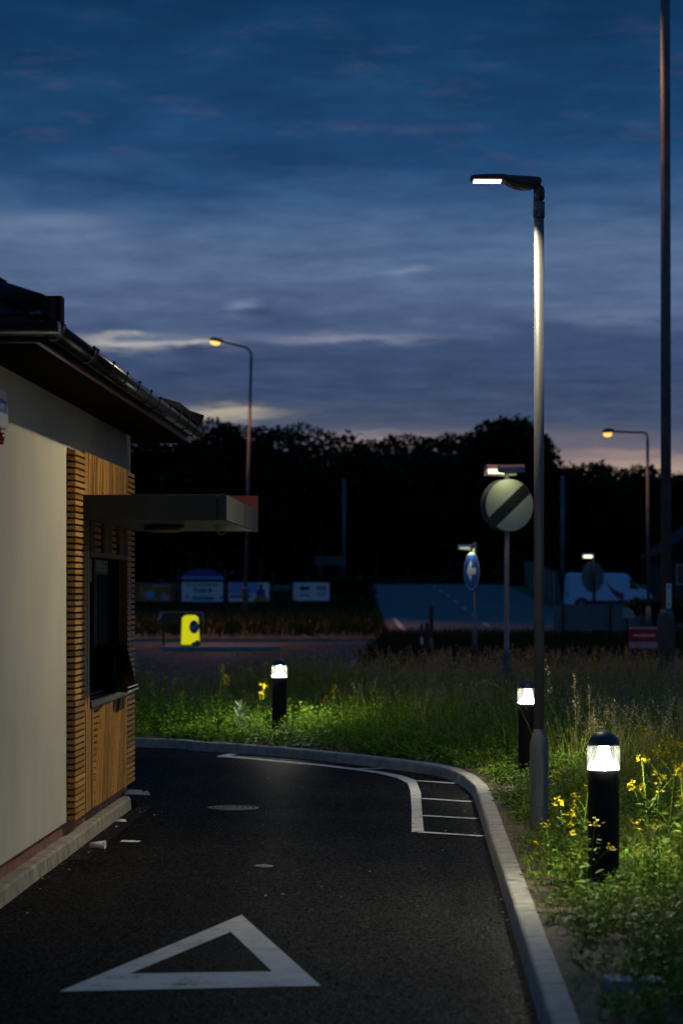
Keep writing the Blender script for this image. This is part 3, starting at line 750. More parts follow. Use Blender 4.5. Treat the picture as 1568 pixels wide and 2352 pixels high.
b = MB(); b.wbox(18.955, 18.979, WT + 0.001, WT + 0.03, 1.20, 1.95); b.wbox(19.621, 19.64, WT + 0.001, WT + 0.03, 1.20, 1.95); b.build('leaf_rail', M['steel'], win_o)
b = MB(); b.wbox(17.6, 19.86, -0.12, 0.05, 0.985, 1.003); b.wbox(17.6, 19.86, 0.051, 0.072, 0.957, 1.0); b.wbox(17.6, 19.86, -0.09, -0.06, 1.004, 1.026)
b.build('sill', M['dark_steel'], win_o)
b = MB(); b.wbox(17.6, 19.86, 0.054, 0.062, 1.0005, 1.005); b.wbox(17.6, 19.86, -0.01, 0.0, 1.0035, 1.009); b.build('sill_trim', M['steel'], win_o)
b = MB()                                           # bronze hatch box leaning out of the window
h0, h1 = 18.90, 19.62
P = [B(h0, -0.09, 1.04), B(h0, 0.172, 1.012), B(h1, 0.172, 1.012), B(h1, -0.09, 1.04), B(h0, -0.09, 1.365), B(h0, 0.125, 1.372), B(h1, 0.085, 1.372), B(h1, -0.09, 1.365)]
b.hexa(P); hatch = b.build('hatch_box', M['bronze'], win_o, bevel=0.006)
b = MB(); b.wbox(h0 - 0.003, h0 - 0.0005, 0.078, 0.09, 1.08, 1.30); b.build('hatch_slot', M['black'], hatch)
b = MB(); b.wbox(h0 + 0.02, h1, 0.174, 0.182, 1.014, 1.026); b.wbox(h0 + 0.02, h1, 0.174, 0.180, 1.048, 1.056); b.build('hatch_trim', M['steel'], hatch)
# canopy over the window
CT1 = 1.085; cz0, cz1 = 2.312, 2.494; cs0, cs1 = 17.22, 20.64
b = MB(); b.wbox(cs0, cs0 + 0.03, 0.05, CT1 - 0.07, cz0, cz1); b.wbox(cs0, cs0 + 0.03, CT1 - 0.064, CT1, cz0, cz1)
b.wbox(cs0 + 0.031, cs1, CT1 - 0.03, CT1, cz0, cz1, 1); b.wbox(cs1 - 0.03, cs1, TF + 0.001, CT1 - 0.031, cz0, cz1)
b.wbox(cs0 + 0.031, cs1 - 0.031, TF + 0.001, CT1 - 0.031, cz1 - 0.03, cz1 - 0.012)
can = b.build('canopy', [M['anthracite'], M['canopy_end']], bl, bevel=0.003)
b = MB()
for k in range(10):
    t0 = TF + 0.004 + k * 0.0985; b.wbox(cs0 + 0.032, cs1 - 0.032, t0, t0 + 0.092, cz0 + 0.006, cz0 + 0.016); b.wbox(cs0 + 0.032, cs1 - 0.032, t0 + 0.0925, t0 + 0.098, cz0 + 0.0065, cz0 + 0.02, 1)
b.build('canopy_soffit', [M['canopy_plank'], M['cream_plastic']], can)
b = MB(); b.wbox(cs1 + 0.001, cs1 + 0.03, -0.25, CT1 - 0.002, 2.36, 2.622); b.build('fascia_sign', M['red'], can)
c0 = Vector((-1.367, 18.7, cz0)); b = MB()
b.lathe([(0.001, -0.052), (0.10, -0.05), (0.14, -0.04), (0.152, -0.034)], c0, 32, 1); b.lathe([(0.155, -0.034), (0.155, 0.004), (0.001, 0.0045)], c0, 32, 0); b.lathe([(0.152, -0.034), (0.155, -0.034)], c0, 32, 0)
b.build('canopy_light', [M['black'], M['cream_plastic']], can)
dc = thing('dome_camera', (-0.93, 18.75, cz0 - 0.08), 'small cream dome camera hanging under the outer end of the canopy', 'camera')
b = MB(); b.lathe([(0.04, -0.032), (0.052, -0.028), (0.056, 0.0), (0.056, 0.005), (0.001, 0.0055)], (-0.93, 18.75, cz0), 24); b.lathe([(0.001, -0.031), (0.04, -0.032)], (-0.93, 18.75, cz0), 24); b.build('base', M['cream_plastic'], dc)
b = MB(); b.lathe([(0.038 * math.cos(a), -0.033 - 0.042 * math.sin(a)) for a in np.linspace(0, PI / 2 - 0.01, 8)], (-0.93, 18.75, cz0), 20); b.build('dome', M['lens'], dc)
# dark red sign block on the roof
p = at(146, 683, 19.0)
b = MB(); b.box((p.x - 0.7, 18.9, 3.55), (p.x, 19.08, p.z)); b.box((p.x - 0.66, 18.95, 3.4), (p.x - 0.58, 19.03, 3.549)); b.box((p.x - 0.14, 18.95, 3.3), (p.x - 0.06, 19.03, 3.549)); b.box((p.x - 0.015, 18.885, 3.56), (p.x + 0.003, 18.899, p.z - 0.004))
tag(place(b.build('rooftop_sign', M['dark_red'])), 'dark red sign block standing on the roof behind the hip corner', 'sign')

# ------------------------------------------------------------------ lighting bollards
def bollard(loc, label):
    loc = Vector(loc); r = thing('lighting_bollard', loc, label, 'bollard', 'black lighting bollards along the kerb')
    b = MB(); b.lathe([(0.089, -0.06), (0.089, 0.765), (0.086, 0.772), (0.001, 0.7725)], loc, 40); b.build('post', M['bollard'], r)
    b = MB(); b.lathe([(0.087, 0.775), (0.07, 0.787), (0.056, 0.805), (0.044, 0.83), (0.035, 0.86), (0.029, 0.885), (0.027, 0.904), (0.0005, 0.9042)], loc, 32); b.build('reflector_cone', M['cone'], r)
    l = area_light('bollard_light', loc + Vector((0, 0, 0.902)), 0.15, 44, (1.0, 0.96, 0.74), parent=r); l.data.shape = 'DISK'
    b = MB(); b.lathe([(0.0925, 0.773), (0.0925, 0.905)], loc, 40); b.build('lens', M['lens'], r)
    b = MB(); b.lathe([(0.0935, 0.766), (0.0935, 0.7735), (0.0915, 0.7735), (0.0915, 0.766), (0.0935, 0.766)], loc, 40, 0); b.build('lens_ring', M['bollard'], r)
    b = MB(); b.lathe([(0.0005, 0.9055), (0.087, 0.9055), (0.0895, 0.906), (0.0895, 0.912)] + [(0.0885 * math.cos(a), 0.912 + 0.078 * math.sin(a)) for a in np.linspace(0.05, PI / 2 - 0.02, 12)], loc, 40); b.build('cap', M['head'], r)
    return r
b1 = bollard(Vector((1.488, 13.75, 0.02)), 'nearest lit black bollard standing among yellow flowers right of the drive')
for loc, lab in ((Vector((1.684, 21.9, 0.02)), 'lit black bollard partly hidden by the steel lamp column'), (Vector((-0.736, 28.7, 0.02)), 'lit black bollard alone behind the far kerb of the bend')):
    c = copy_tree(b1, loc); c['label'] = lab

# ------------------------------------------------------------------ LED lamp column
LX, LY = 1.411, 17.3
lp = thing('led_lamp_post', (LX, LY, 0.05), 'tall galvanised lamp column with flat lit LED head beside the kerb', 'street lamp')
b = MB(); b.lathe([(0.0655, 0.0), (0.0655, 0.712), (0.059, 0.74), (0.040, 0.812), (0.037, 0.820)], (LX, LY, 0), 32)
b.build('base_sleeve', M['galv'], lp)
b = MB(); b.box((LX - 0.028, LY - 0.068, 0.27), (LX + 0.028, LY - 0.0645, 0.67)); b.tube([(LX + 0.012, LY - 0.071, 0.65), (LX + 0.012, LY - 0.063, 0.65)], 0.008, 10)
b.build('access_door', M['galv'], lp, bevel=0.002)
b = MB(); b.lathe([(0.0368, 0.821), (0.0358, 4.4762)], (LX, LY, 0), 28, close=True); b.build('shaft', M['galv'], lp)
b = MB(); b.lathe([(0.0358, 4.4801), (0.0416, 4.4801), (0.0416, 4.5929), (0.032, 4.5929)], (LX, LY, 0), 28)
for z in (4.5097, 4.5623): b.tube([(LX - 0.028, LY - 0.03, z), (LX - 0.034, LY - 0.038, z)], 0.006, 8)
b.build('collar', M['galv'], lp)
b = MB(); b.lathe([(0.030, 4.5934), (0.030, 4.7056)], (LX - 0.01, LY, 0), 20, close=True); b.build('spigot', M['galv'], lp)
def loft(b, secs, n=20, y0=LY):
    vs = []
    for x, wv, zt, zb in secs:
        for k in range(n):
            a = 2 * PI * k / n; ca, sa = math.cos(a), math.sin(a)
            vs.append((x, y0 + wv / 2 * math.copysign(abs(ca) ** 0.5, ca), (zt + zb) / 2 + (zt - zb) / 2 * math.copysign(abs(sa) ** 0.7, sa)))
    m = len(secs); b.add(vs, [(i * n + k, i * n + (k + 1) % n, (i + 1) * n + (k + 1) % n, (i + 1) * n + k) for i in range(m - 1) for k in range(n)] + [tuple(range(n)), tuple(range((m - 1) * n, m * n))], 0, True)
b = MB(); loft(b, [(0.9195, 0.1147, 4.7659, 4.7496), (0.9243, 0.1720, 4.7716, 4.7439), (0.9415, 0.2246, 4.7764, 4.7400), (1.0514, 0.2485, 4.7802, 4.7381), (1.1470, 0.2485, 4.7811, 4.7381), (1.1709, 0.2103, 4.7811, 4.7267), (1.1900, 0.1625, 4.7802, 4.7075), (1.2425, 0.1434, 4.7792, 4.6846), (1.2999, 0.1338, 4.7764, 4.6750), (1.3572, 0.1243, 4.7735, 4.6817), (1.4002, 0.1147, 4.7697, 4.6980), (1.4222, 0.0956, 4.7630, 4.7152), (1.4280, 0.0478, 4.7534, 4.7295)])
b.build('lamp_head', M['head'], lp)
b = MB(); loft(b, [(1.4089, 0.0812, 4.7104, 4.5957), (1.4194, 0.0860, 4.7152, 4.5948), (1.4452, 0.0669, 4.6961, 4.6053), (1.4509, 0.0382, 4.6674, 4.6196)]); b.build('head_bracket', M['head'], lp)
b = MB(); b.box((0.9415, LY - 0.075, 4.7324), (1.1393, LY + 0.055, 4.7405)); b.build('led_panel', M['led'], lp)
area_light('led_lamp_light', (1.04, LY, 4.7295), 0.19, 160, (1.0, 0.87, 0.62), spread=math.radians(146), rot=(0, math.radians(28), 0), parent=lp, sy=0.12)

# ------------------------------------------------------------------ amber street lamps
def amber_lamp(name, base, top, head, rad, label, power, aim, arm_pts, shoulder=None, spread=140):
    r = thing(name, base, label, 'street lamp')
    b = MB(); base, top, head = Vector(base), Vector(top), Vector(head)
    sh = base.lerp(top, shoulder if shoulder else 0.13)
    b.tube([base, sh], rad[0], 16); b.tube([sh, sh.lerp(top, 0.012)], [rad[0], rad[1]], 16, caps=False); b.build('base_sleeve', M['galv_dull'], r)
    b = MB(); b.tube([sh.lerp(top, 0.0121), top], [rad[1], rad[2]], 14); b.build('shaft', M['galv_dull'], r)
    b = MB(); b.tube(catmull([top] + [Vector(p) for p in arm_pts], 5), rad[2] * 0.75, 10); b.build('arm', M['galv_dull'], r)
    d = (head - Vector(arm_pts[-1])).normalized(); e = Vector(arm_pts[-1]); L = (head - e).length
    sd = d.cross(Vector((0, 0, 1))).normalized(); up = sd.cross(d)
    b = MB(); vs = []; n = 16; prof = [(0.0, 0.05, 0.06), (0.12, 0.09, 0.09), (0.3, 0.15, 0.13), (0.7, 0.17, 0.14), (0.92, 0.14, 0.10), (1.0, 0.06, 0.04)]
    for q, wv, hv in prof:
        for k in range(n):
            a = 2 * PI * k / n; s_ = math.sin(a); vs.append(e + d * L * q + sd * wv * math.cos(a) + up * (hv * s_ if s_ > 0 else 0.35 * hv * s_))
    b.add(vs, [(i * n + k, i * n + (k + 1) % n, (i + 1) * n + (k + 1) % n, (i + 1) * n + k) for i in range(5) for k in range(n)] + [tuple(range(n)), tuple(range(5 * n, 6 * n))], 0, True)
    b.build('lamp_head', M['head'], r)
    c = e + d * L * 0.62 - up * 0.06; b = MB(); vs = []
    for i in range(7):
        for k in range(16):
            a = PI / 2 * i / 6; w_ = 2 * PI * k / 16
            vs.append(c + d * L * 0.36 * math.cos(a) * math.cos(w_) + sd * 0.145 * math.cos(a) * math.sin(w_) - up * 0.14 * math.sin(a))
    b.add(vs, [(i * 16 + k, i * 16 + (k + 1) % 16, (i + 1) * 16 + (k + 1) % 16, (i + 1) * 16 + k) for i in range(6) for k in range(16)] + [tuple(range(16))], 0, True)
    b.build('lamp_bowl', M['amber_core'], r)
    if power:
        o = area_light(name + '_light', c - up * 0.2, 0.3, power, (1.0, 0.40, 0.18), spread=math.radians(spread), parent=r)
        o.rotation_euler = Vector(aim).to_track_quat('-Z', 'Y').to_euler()
    return r
D1 = 105
amber_lamp('street_lamp', at(562, 1434, D1), at(577, 822, D1), at(482, 780, D1 - 0.5), (0.13, 0.085, 0.06), 'leaning amber street lamp rising behind the canopy on the left', 600, (0.05, -0.62, -1), [at(576, 810, D1), at(566, 799, D1), at(545, 793, D1), at(515, 786, D1 - 0.3)], spread=96)
D2 = 95
amber_lamp('street_lamp', at(1488, 1455, D2), at(1486, 1010, D2), at(1384, 992, D2 - 0.5), (0.10, 0.07, 0.055), 'amber street lamp with long level arm over the van, right side', 70, (-0.05, -0.08, -1), [at(1485, 1000, D2), at(1478, 994, D2), at(1455, 993, D2), at(1410, 991, D2 - 0.3)])
D3 = 40; bx = at(1529, 1400, D3).x
tp = amber_lamp('street_lamp', (bx, D3, 0.0), (bx - 0.02, D3, 12.2), (bx - 1.9, D3 + 1.6, 12.85), (0.145, 0.088, 0.08), 'tall weathered lamp column at the right edge running out of the top of the view', 170, (-0.1, 0.1, -1), [(bx - 0.03, D3, 12.4), (bx - 0.2, D3 + 0.15, 12.68), (bx - 0.7, D3 + 0.6, 12.79), (bx - 1.4, D3 + 1.2, 12.83)], shoulder=0.114)
p0, p1 = at(1526, 1397, D3 - 0.1), at(1541, 1340, D3 - 0.1)
b = MB()
for k in range(6):
    a0, a1 = -0.15 + 0.19 * k, -0.15 + 0.19 * (k + 1); rr = 0.094
    b.hexa([Vector((bx + q * math.sin(a), D3 - q * math.cos(a), z)) for z in (p0.z, p1.z) for q, a in ((rr - 0.004, a0), (rr, a0), (rr, a1), (rr - 0.004, a1))])
b.build('number_plate', M['white'], tp)
b = MB()
for z in (p1.z - 0.055, p0.z + 0.07): b.tube([(bx + 0.028, D3 - 0.094, z), (bx + 0.028, D3 - 0.085, z)], 0.014, 8)
b.build('plate_bolt', M['black'], tp)

# ------------------------------------------------------------------ road signs
def disc(b, c, n, r, th, mi=0, seg=48):
    n = Vector(n).normalized(); ax = n.cross(Vector((0, 0, 1))).normalized() * -1; ay = Vector((0, 0, 1))
    b.prism([(r * math.cos(2 * PI * k / seg), r * math.sin(2 * PI * k / seg)) for k in range(seg)], Vector(c) - n * th, ax, ay, n, th, mi); return ax, ay
def trough(b, bg_, c, ax, n, L, wd, hd, lip=-0.4):           # open-bottomed lamp hood, long axis ax; its lamp goes into bg_
    c, ax, n = Vector(c), Vector(ax).normalized(), Vector(n).normalized(); up = Vector((0, 0, 1))
    sec = [(-wd, -hd), (-wd * 0.75, hd * 0.3), (-wd * 0.3, hd), (wd * 0.45, hd), (wd, hd * lip)]
    sec_in = [(u * 0.93, v * 0.93 - 0.004) for u, v in sec]
    vs = []
    for e in (-L / 2, L / 2):
        for u, v in sec + sec_in[::-1]: vs.append(c + ax * e + n * u + up * v)
    m = 10; b.add(vs, [(i, (i + 1) % m, m + (i + 1) % m, m + i) for i in range(m)] + [tuple(range(m)), tuple(range(m, 2 * m))])
    for e in (-L / 2, L / 2): b.add([c + ax * e + n * u + up * v for u, v in sec], [tuple(range(5))])
    bg_.tube([c - ax * L * 0.36 + up * hd * -0.25 + n * wd * 0.2, c + ax * L * 0.36 - up * hd * 0.25 + n * wd * 0.2], hd * 0.42, 10)
# national speed limit
DS = 37.7; sc_ = at(1166, 1160.5, DS); nv = Vector((0.36, -0.933, 0)); px_ = at(1163, 1300, DS).x
sg = thing('speed_limit_sign', (px_, DS, 0), 'round white road sign with black diagonal bar on a grey post, lit from above', 'road sign')
b = MB(); b.lathe([(0.072, 0.0), (0.072, CAMH - (1503 - HZ) / F * DS), (0.06, CAMH - (1494 - HZ) / F * DS), (0.039, CAMH - (1492 - HZ) / F * DS), (0.038, 3.70)], (px_, DS, 0), 20, close=True); b.build('post', M['galv_dull'], sg)
b = MB(); ax, ay = disc(b, sc_ + nv * 0.06, nv, 0.405, 0.012, 0); f_ = b.build('sign_face', M['sign_cream'], sg)
ax = Vector((0.933, 0.36, 0)); up = Vector((0, 0, 1)); fc = sc_ + nv * 0.0605
b = MB(); u = (0.745, 0.667); wv = 0.092; R_ = 0.400; out = []
ang = math.atan2(u[1], u[0]); da = math.asin(wv / R_)
for k in range(7): a = ang - da + 2 * da * k / 6; out.append((R_ * math.cos(a), R_ * math.sin(a)))
for k in range(7): a = ang + PI - da + 2 * da * k / 6; out.append((R_ * math.cos(a), R_ * math.sin(a)))
b.prism(out, fc, ax, up, nv, 0.003); b.build('black_bar', M['black'], f_)
b = MB(); disc(b, sc_ - nv * 0.135, nv, 0.41, 0.012); b.build('rear_plate', M['grey_back'], sg)
b = MB(); lamp_b = MB(); pk = Vector((px_, DS, 3.69))
trough(b, lamp_b, at(1173, 1077, DS - 0.22), (0.97, 0.2, 0.04), (-0.2, 0.97, 0), 0.40, 0.10, 0.066); b.build('lamp_hood', M['pinkish'], sg); lamp_b.build('lamp_tube', M['sign_lamp'], sg)
b = MB(); lamp_b = MB(); trough(b, lamp_b, at(1138, 1080, DS + 0.2), (0.97, 0.2, 0.0), (0.2, -0.97, 0), 0.34, 0.13, 0.085, 0.55); b.build('lamp_hood', M['pinkish'], sg); lamp_b.build('lamp_tube', M['sign_lamp'], sg)
b = MB(); b.tube([at(1140, 1092, DS), at(1186, 1090, DS)], 0.02, 8); b.build('lamp_bracket', M['cream_plastic'], sg)
area_light('sign_front_light', at(1172, 1086, DS - 0.30), 0.3, 1.6, (0.85, 1.0, 0.55), rot=(math.radians(18), 0, 0), parent=sg, sy=0.1)
# keep-left arrow sign
DK = 56; nk = Vector((-0.935, -0.355, 0)).normalized(); kc = at(1082, 1312, DK); kx = at(1090, 1400, DK).x
kg = thing('arrow_sign', (kx, DK, 0), 'blue round road sign with white left arrow on a dark post, turned away', 'road sign')
b = MB(); b.lathe([(0.057, 0), (0.057, 0.95), (0.038, 1.0), (0.038, 2.62)], (kx, DK, 0), 16, close=True); b.build('post', M['galv_dull'], kg)
b = MB(); b.lathe([(0.041, 2.62), (0.041, 2.95)], (kx, DK, 0), 14, close=True); b.build('post_cap', M['cream_plastic'], kg)
b = MB(); disc(b, kc, nk, 0.43, 0.012); b.build('sign_rim', M['white'], kg)
b = MB(); disc(b, kc + nk * 0.003, nk, 0.405, 0.003); kf = b.build('sign_face', M['blue'], kg)
axk = Vector((-nk.y, nk.x, 0)); b = MB()
b.prism([(-0.27, 0), (-0.02, 0.25), (0.02, 0.14), (-0.06, 0.075), (0.28, 0.075), (0.28, -0.075), (-0.06, -0.075), (0.02, -0.14), (-0.02, -0.25)], kc + nk * 0.0035, axk, up, nk, 0.003); b.build('arrow', M['white'], kf)
b = MB(); b.tube([(kx, DK, 2.93), at(1078, 1256, DK)], 0.02, 8); lamp_b = MB(); trough(b, lamp_b, at(1066, 1257, DK), (1, 0.1, 0), (0.1, -1, 0), 0.30, 0.07, 0.06, 0.1); b.build('lamp_hood', M['grey_plastic'], kg); lamp_b.build('lamp_tube', M['sign_lamp_dim'], kg)
area_light('arrow_sign_light', at(1072, 1264, DK), 0.12, 2.2, (0.9, 1.0, 0.55), rot=(0, math.radians(-20), 0), parent=kg)
# round sign seen from behind, lit from above
DB = 80; rc = at(1361, 1325, DB); rx = rc.x + 0.03
rg_ = thing('round_sign', (rx, DB, 0), 'round road sign seen from its grey back in front of the van', 'road sign')
b = MB(); b.tube([(rx, DB, 0), (rx, DB, 2.95)], 0.05, 12); b.build('post', M['post_wood'], rg_)
b = MB(); disc(b, rc + Vector((0, 0.09, 0)), Vector((0.62, -0.78, 0)), 0.51, 0.012); rb = b.build('sign_plate', M['grey_back'], rg_)
b = MB()
for dz in (0.2, -0.2): b.box((rc.x - 0.36, DB + 0.052, rc.z + dz - 0.03), (rc.x + 0.36, DB + 0.06, rc.z + dz + 0.03))
b.build('clamp_bar', M['galv_dull'], rg_)
b = MB(); lamp_b = MB(); trough(b, lamp_b, at(1349, 1277, DB), (1, 0, 0), (0, -1, 0), 0.36, 0.11, 0.085, 0.45); b.build('lamp_hood', M['grey_plastic'], rg_); lamp_b.build('lamp_tube', M['sign_lamp'], rg_)
# big rectangular sign backs
def board_back(x0, x1, y0, y1, D, posts, label):
    p, q_ = at(x0, y1, D), at(x1, y0, D); r = thing('direction_sign', ((p.x + q_.x) / 2, D, 0), label, 'road sign')
    b = MB(); b.box((p.x, D - 0.006, p.z), (q_.x, D + 0.006, q_.z)); b.build('sign_plate', M['grey_back'], r)
    for x in posts: bb = MB(); xx = at(x, 0, D).x; bb.tube([(xx, D + 0.05, 0), (xx, D + 0.05, q_.z + 0.05)], 0.055, 10); bb.tube([(xx, D - 0.05, 0), (xx, D - 0.05, q_.z + 0.06)], 0.04, 10); bb.build('post', M['post_wood'], r)
board_back(1270, 1429, 1389, 1447, 79, (1292, 1400), 'wide grey back of a rectangular direction sign in front of the van')
board_back(1434, 1478, 1415, 1452, 84, (1440, 1472), 'smaller dark rectangular sign back beside the pale half disc')
# pale half disc
hd = thing('half_round_sign', at(1443, 1420, 82) - Vector((0, 0, at(1443, 1420, 82).z)), 'pale half round sign top beside the wide sign back', 'road sign')
c = at(1436, 1419, 82); b = MB(); b.prism([(0.31 * math.cos(a), 0.36 * math.sin(a)) for a in np.linspace(0, PI, 18)], c, (1, 0, 0), (0, 0, 1), (0, 1, 0), 0.02); b.build('sign_face', M['sign_cream'], hd)
b = MB(); b.tube([(c.x - 0.2, 82.04, 0.0), (c.x - 0.2, 82.04, c.z)], 0.045, 10); b.tube([(c.x + 0.15, 82.04, 0.0), (c.x + 0.15, 82.04, c.z)], 0.045, 10); b.build('post', M['galv_dull'], hd)
# estate-agent board
DE = 46; p, q_ = at(1443, 1488, DE), at(1512, 1440, DE)
eb = thing('estate_board', (at(1450, 0, DE).x, DE, 0), 'burgundy and pale board on a short post behind the tall lamp column', 'sign')
b = MB(); b.box((p.x, DE, p.z), (q_.x, DE + 0.012, q_.z)); b.build('board', M['lilac'], eb)
b = MB(); b.box((p.x, DE - 0.003, at(0, 1474, DE).z), (q_.x, DE - 0.0005, at(0, 1445, DE).z)); rb = b.build('red_band', M['burgundy'], eb)
text_mesh('weonlymeet', 0.085, M['white'], frame(((p.x + q_.x) / 2, DE - 0.0045, at(0, 1459, DE).z), (1, 0, 0), (0, 0, 1)), 'lettering', rb)
b = MB(); b.box((p.x, DE - 0.001, p.z - 0.035), (q_.x - 0.04, DE + 0.011, p.z - 0.0005)); b.build('green_strip', M['dark_green'], eb)
b = MB(); xx = at(1450, 0, DE).x; b.box((xx - 0.025, DE + 0.013, 0), (xx + 0.025, DE + 0.05, q_.z)); b.build('post', M['post_wood'], eb)

# ------------------------------------------------------------------ boards on the left bank
DBd = 112
def panel(b, x0, x1, y0, y1, D, dy=0.0, th=0.01, mi=0):
    p, q_ = at(x0, y1, D), at(x1, y0, D); b.box((p.x, D + dy - th, p.z), (q_.x, D + dy, q_.z), mi)
gz = lambda x, y: terrain(x, y)
def txt(s, px, py, D, h, mt, par, dy=-0.05, name='lettering', bold=True):
    return text_mesh(s, h, mt, frame(at(px, py, D) + Vector((0, dy, 0)), (1, 0, 0), (0, 0, 1)), name, par, 0.002, bold)
ib = thing('information_board', at(465, 1408, DBd), 'arched blue information board with white Trails and Activities panel', 'sign')
b = MB(); p, q_ = at(420, 1331, DBd), at(511, 1320, DBd)
out = [(p.x, p.z)] + [(q_.x, p.z), (q_.x, q_.z)] + [((p.x + q_.x) / 2 + (q_.x - p.x) / 2 * math.cos(a), q_.z + 0.27 * math.sin(a) ** 1.5) for a in np.linspace(0.05, PI - 0.05, 17)] + [(p.x, q_.z)]
b.prism(out, (0, DBd - 0.03, 0), (1, 0, 0), (0, 0, 1), (0, 1, 0), 0.03); b.build('arched_top', M['navy'], ib)
b = MB(); panel(b, 418, 513, 1324, 1330.5, DBd, -0.031, 0.006); b.build('top_strip', M['pale_blue'], ib)
b = MB(); panel(b, 418, 512, 1337, 1382, DBd, -0.005, 0.02); bd = b.build('panel', M['white'], ib)
txt('This School Holidays', 465, 1343, DBd, 0.19, M['green_ink'], bd, bold=False); txt('Trails &', 466, 1356, DBd, 0.27, M['green_ink'], bd); txt('Activities', 467, 1373, DBd, 0.27, M['green_ink'], bd)
b = MB(); 
for xx, yy in ((431, 1370), (508, 1373)):
    c = at(xx, yy, DBd); b.prism([(0.07 * math.cos(a), 0.07 * math.sin(a)) for a in np.linspace(0, 2 * PI, 7)[:-1]], c + Vector((0, -0.03, 0)), (1, 0, 0), (0, 0, 1), (0, -1, 0), 0.004)
b.build('leaf_motif', M['green_ink'], bd)
b = MB(); panel(b, 416, 513, 1389, 1396, DBd, 0, 0.02); b.build('slat', M['navy'], ib)
b = MB(); panel(b, 416, 513, 1401, 1408, DBd, 0, 0.02); b.build('slat', M['navy'], ib)
for x in (410, 518):
    b = MB(); c = at(x, 1306, DBd); b.box((c.x - 0.05, DBd - 0.04, gz(c.x, DBd)), (c.x + 0.05, DBd + 0.06, c.z)); b.build('post', M['post_wood'], ib)
rbd = thing('banner', at(360, 1386, DBd), 'faded red and orange banner with pale prints next to the timber cladding', 'banner')
b = MB(); panel(b, 300, 403, 1338, 1382, DBd + 0.3, 0, 0.012); bd = b.build('panel', M['dull_red'], rbd)
b = MB(); panel(b, 322, 392, 1346, 1381, DBd + 0.3, -0.013, 0.003); b.build('orange_print', M['ochre'], bd)
b = MB(); panel(b, 352, 392, 1343.5, 1346, DBd + 0.3, -0.017, 0.003); c = at(345, 1366, DBd + 0.28); b.prism([(0.24 * math.cos(a), 0.19 * math.sin(a)) for a in np.linspace(0, 2 * PI, 10)[:-1]], c, (1, 0, 0), (0, 0, 1), (0, -1, 0), 0.003)
c = at(380, 1370, DBd + 0.28); b.prism([(-0.15, -0.2), (0.12, -0.22), (0.2, 0.05), (0.05, 0.0), (-0.05, 0.18), (-0.18, 0.02)], c, (1, 0, 0), (0, 0, 1), (0, -1, 0), 0.003); b.build('pale_print', M['pale_blue'], bd)
for x in (302, 401):
    b = MB(); c = at(x, 1336, DBd + 0.36); b.box((c.x - 0.04, c.y, gz(c.x, c.y)), (c.x + 0.04, c.y + 0.07, c.z)); b.build('post', M['post_wood'], rbd)
bb_ = thing('banner', at(572, 1384, DBd), 'pale blue banner with a printed figure in yellow, behind the left lamp pole', 'banner')
b = MB(); panel(b, 525, 618, 1338, 1382, DBd, 0, 0.012); bd = b.build('panel', M['white'], bb_)
b = MB(); panel(b, 526, 592, 1339, 1364, DBd, -0.013, 0.003); b.build('blue_print', M['pale_blue'], bd)
b = MB(); panel(b, 529, 577, 1367, 1373, DBd, -0.013, 0.003); b.build('red_print', M['red_ink'], bd)
txt('Summer', 560, 1346, DBd, 0.22, M['navy'], bd) if False else None
b = MB(); c = at(599, 1347, DBd - 0.02); b.prism([(0.10 * math.cos(a), 0.13 * math.sin(a)) for a in np.linspace(0, 2 * PI, 12)[:-1]], c, (1, 0, 0), (0, 0, 1), (0, -1, 0), 0.003); b.build('printed_face', M['skin'], bd)
b = MB(); c = at(599, 1360, DBd - 0.02); b.prism([(-0.2, -0.2), (0.2, -0.2), (0.17, 0.08), (0.06, 0.15), (-0.06, 0.15), (-0.17, 0.08)], c, (1, 0, 0), (0, 0, 1), (0, -1, 0), 0.003); b.build('printed_shirt', M['navy'], bd)
b = MB(); c = at(599, 1374, DBd - 0.022); b.prism([(-0.32, -0.15), (0.36, -0.15), (0.22, 0.1), (0.1, 0.16), (-0.14, 0.15), (-0.26, 0.05)], c, (1, 0, 0), (0, 0, 1), (0, -1, 0), 0.003); b.build('printed_skirt', M['ochre'], bd)
for x in (527, 626):
    b = MB(); c = at(x, 1316 if x > 600 else 1338, DBd + 0.06); b.box((c.x - 0.05, c.y, gz(c.x, c.y)), (c.x + 0.05, c.y + 0.08, c.z)); b.build('post', M['post_wood'], bb_)
wb = thing('notice_board', at(717, 1384, DBd), 'pinkish white notice board with black arrow facing left', 'sign')
b = MB(); panel(b, 680, 756, 1338, 1380, DBd, 0, 0.015); panel(b, 673, 679.5, 1338, 1378, DBd + 0.06, 0, 0.012); bd = b.build('panel', M['white'], wb)
b = MB(); c = at(699, 1351, DBd - 0.017); b.prism([(-0.24, 0), (-0.08, 0.16), (-0.08, 0.08), (0.24, 0.08), (0.24, -0.08), (-0.08, -0.08), (-0.08, -0.16)], c, (1, 0, 0), (0, 0, 1), (0, -1, 0), 0.003); b.build('arrow', M['black'], bd)
b = MB()
for i, x in enumerate((729, 735, 741, 747)): panel(b, x - 2.2, x + 2.2, 1346, 1355, DBd, -0.016, 0.003)
b.build('emblem', M['ochre'], bd)
b = MB(); panel(b, 688, 712, 1365, 1369, DBd, -0.016, 0.003); panel(b, 727, 750, 1361, 1364, DBd, -0.016, 0.003); panel(b, 728, 748, 1367, 1369, DBd, -0.016, 0.003); b.build('printed_line', M['lilac'], bd)
for x in (684, 750):
    b = MB(); c = at(x, 1338, DBd + 0.08); b.box((c.x - 0.05, c.y, gz(c.x, c.y)), (c.x + 0.05, c.y + 0.08, c.z)); b.build('post', M['post_wood'], wb)
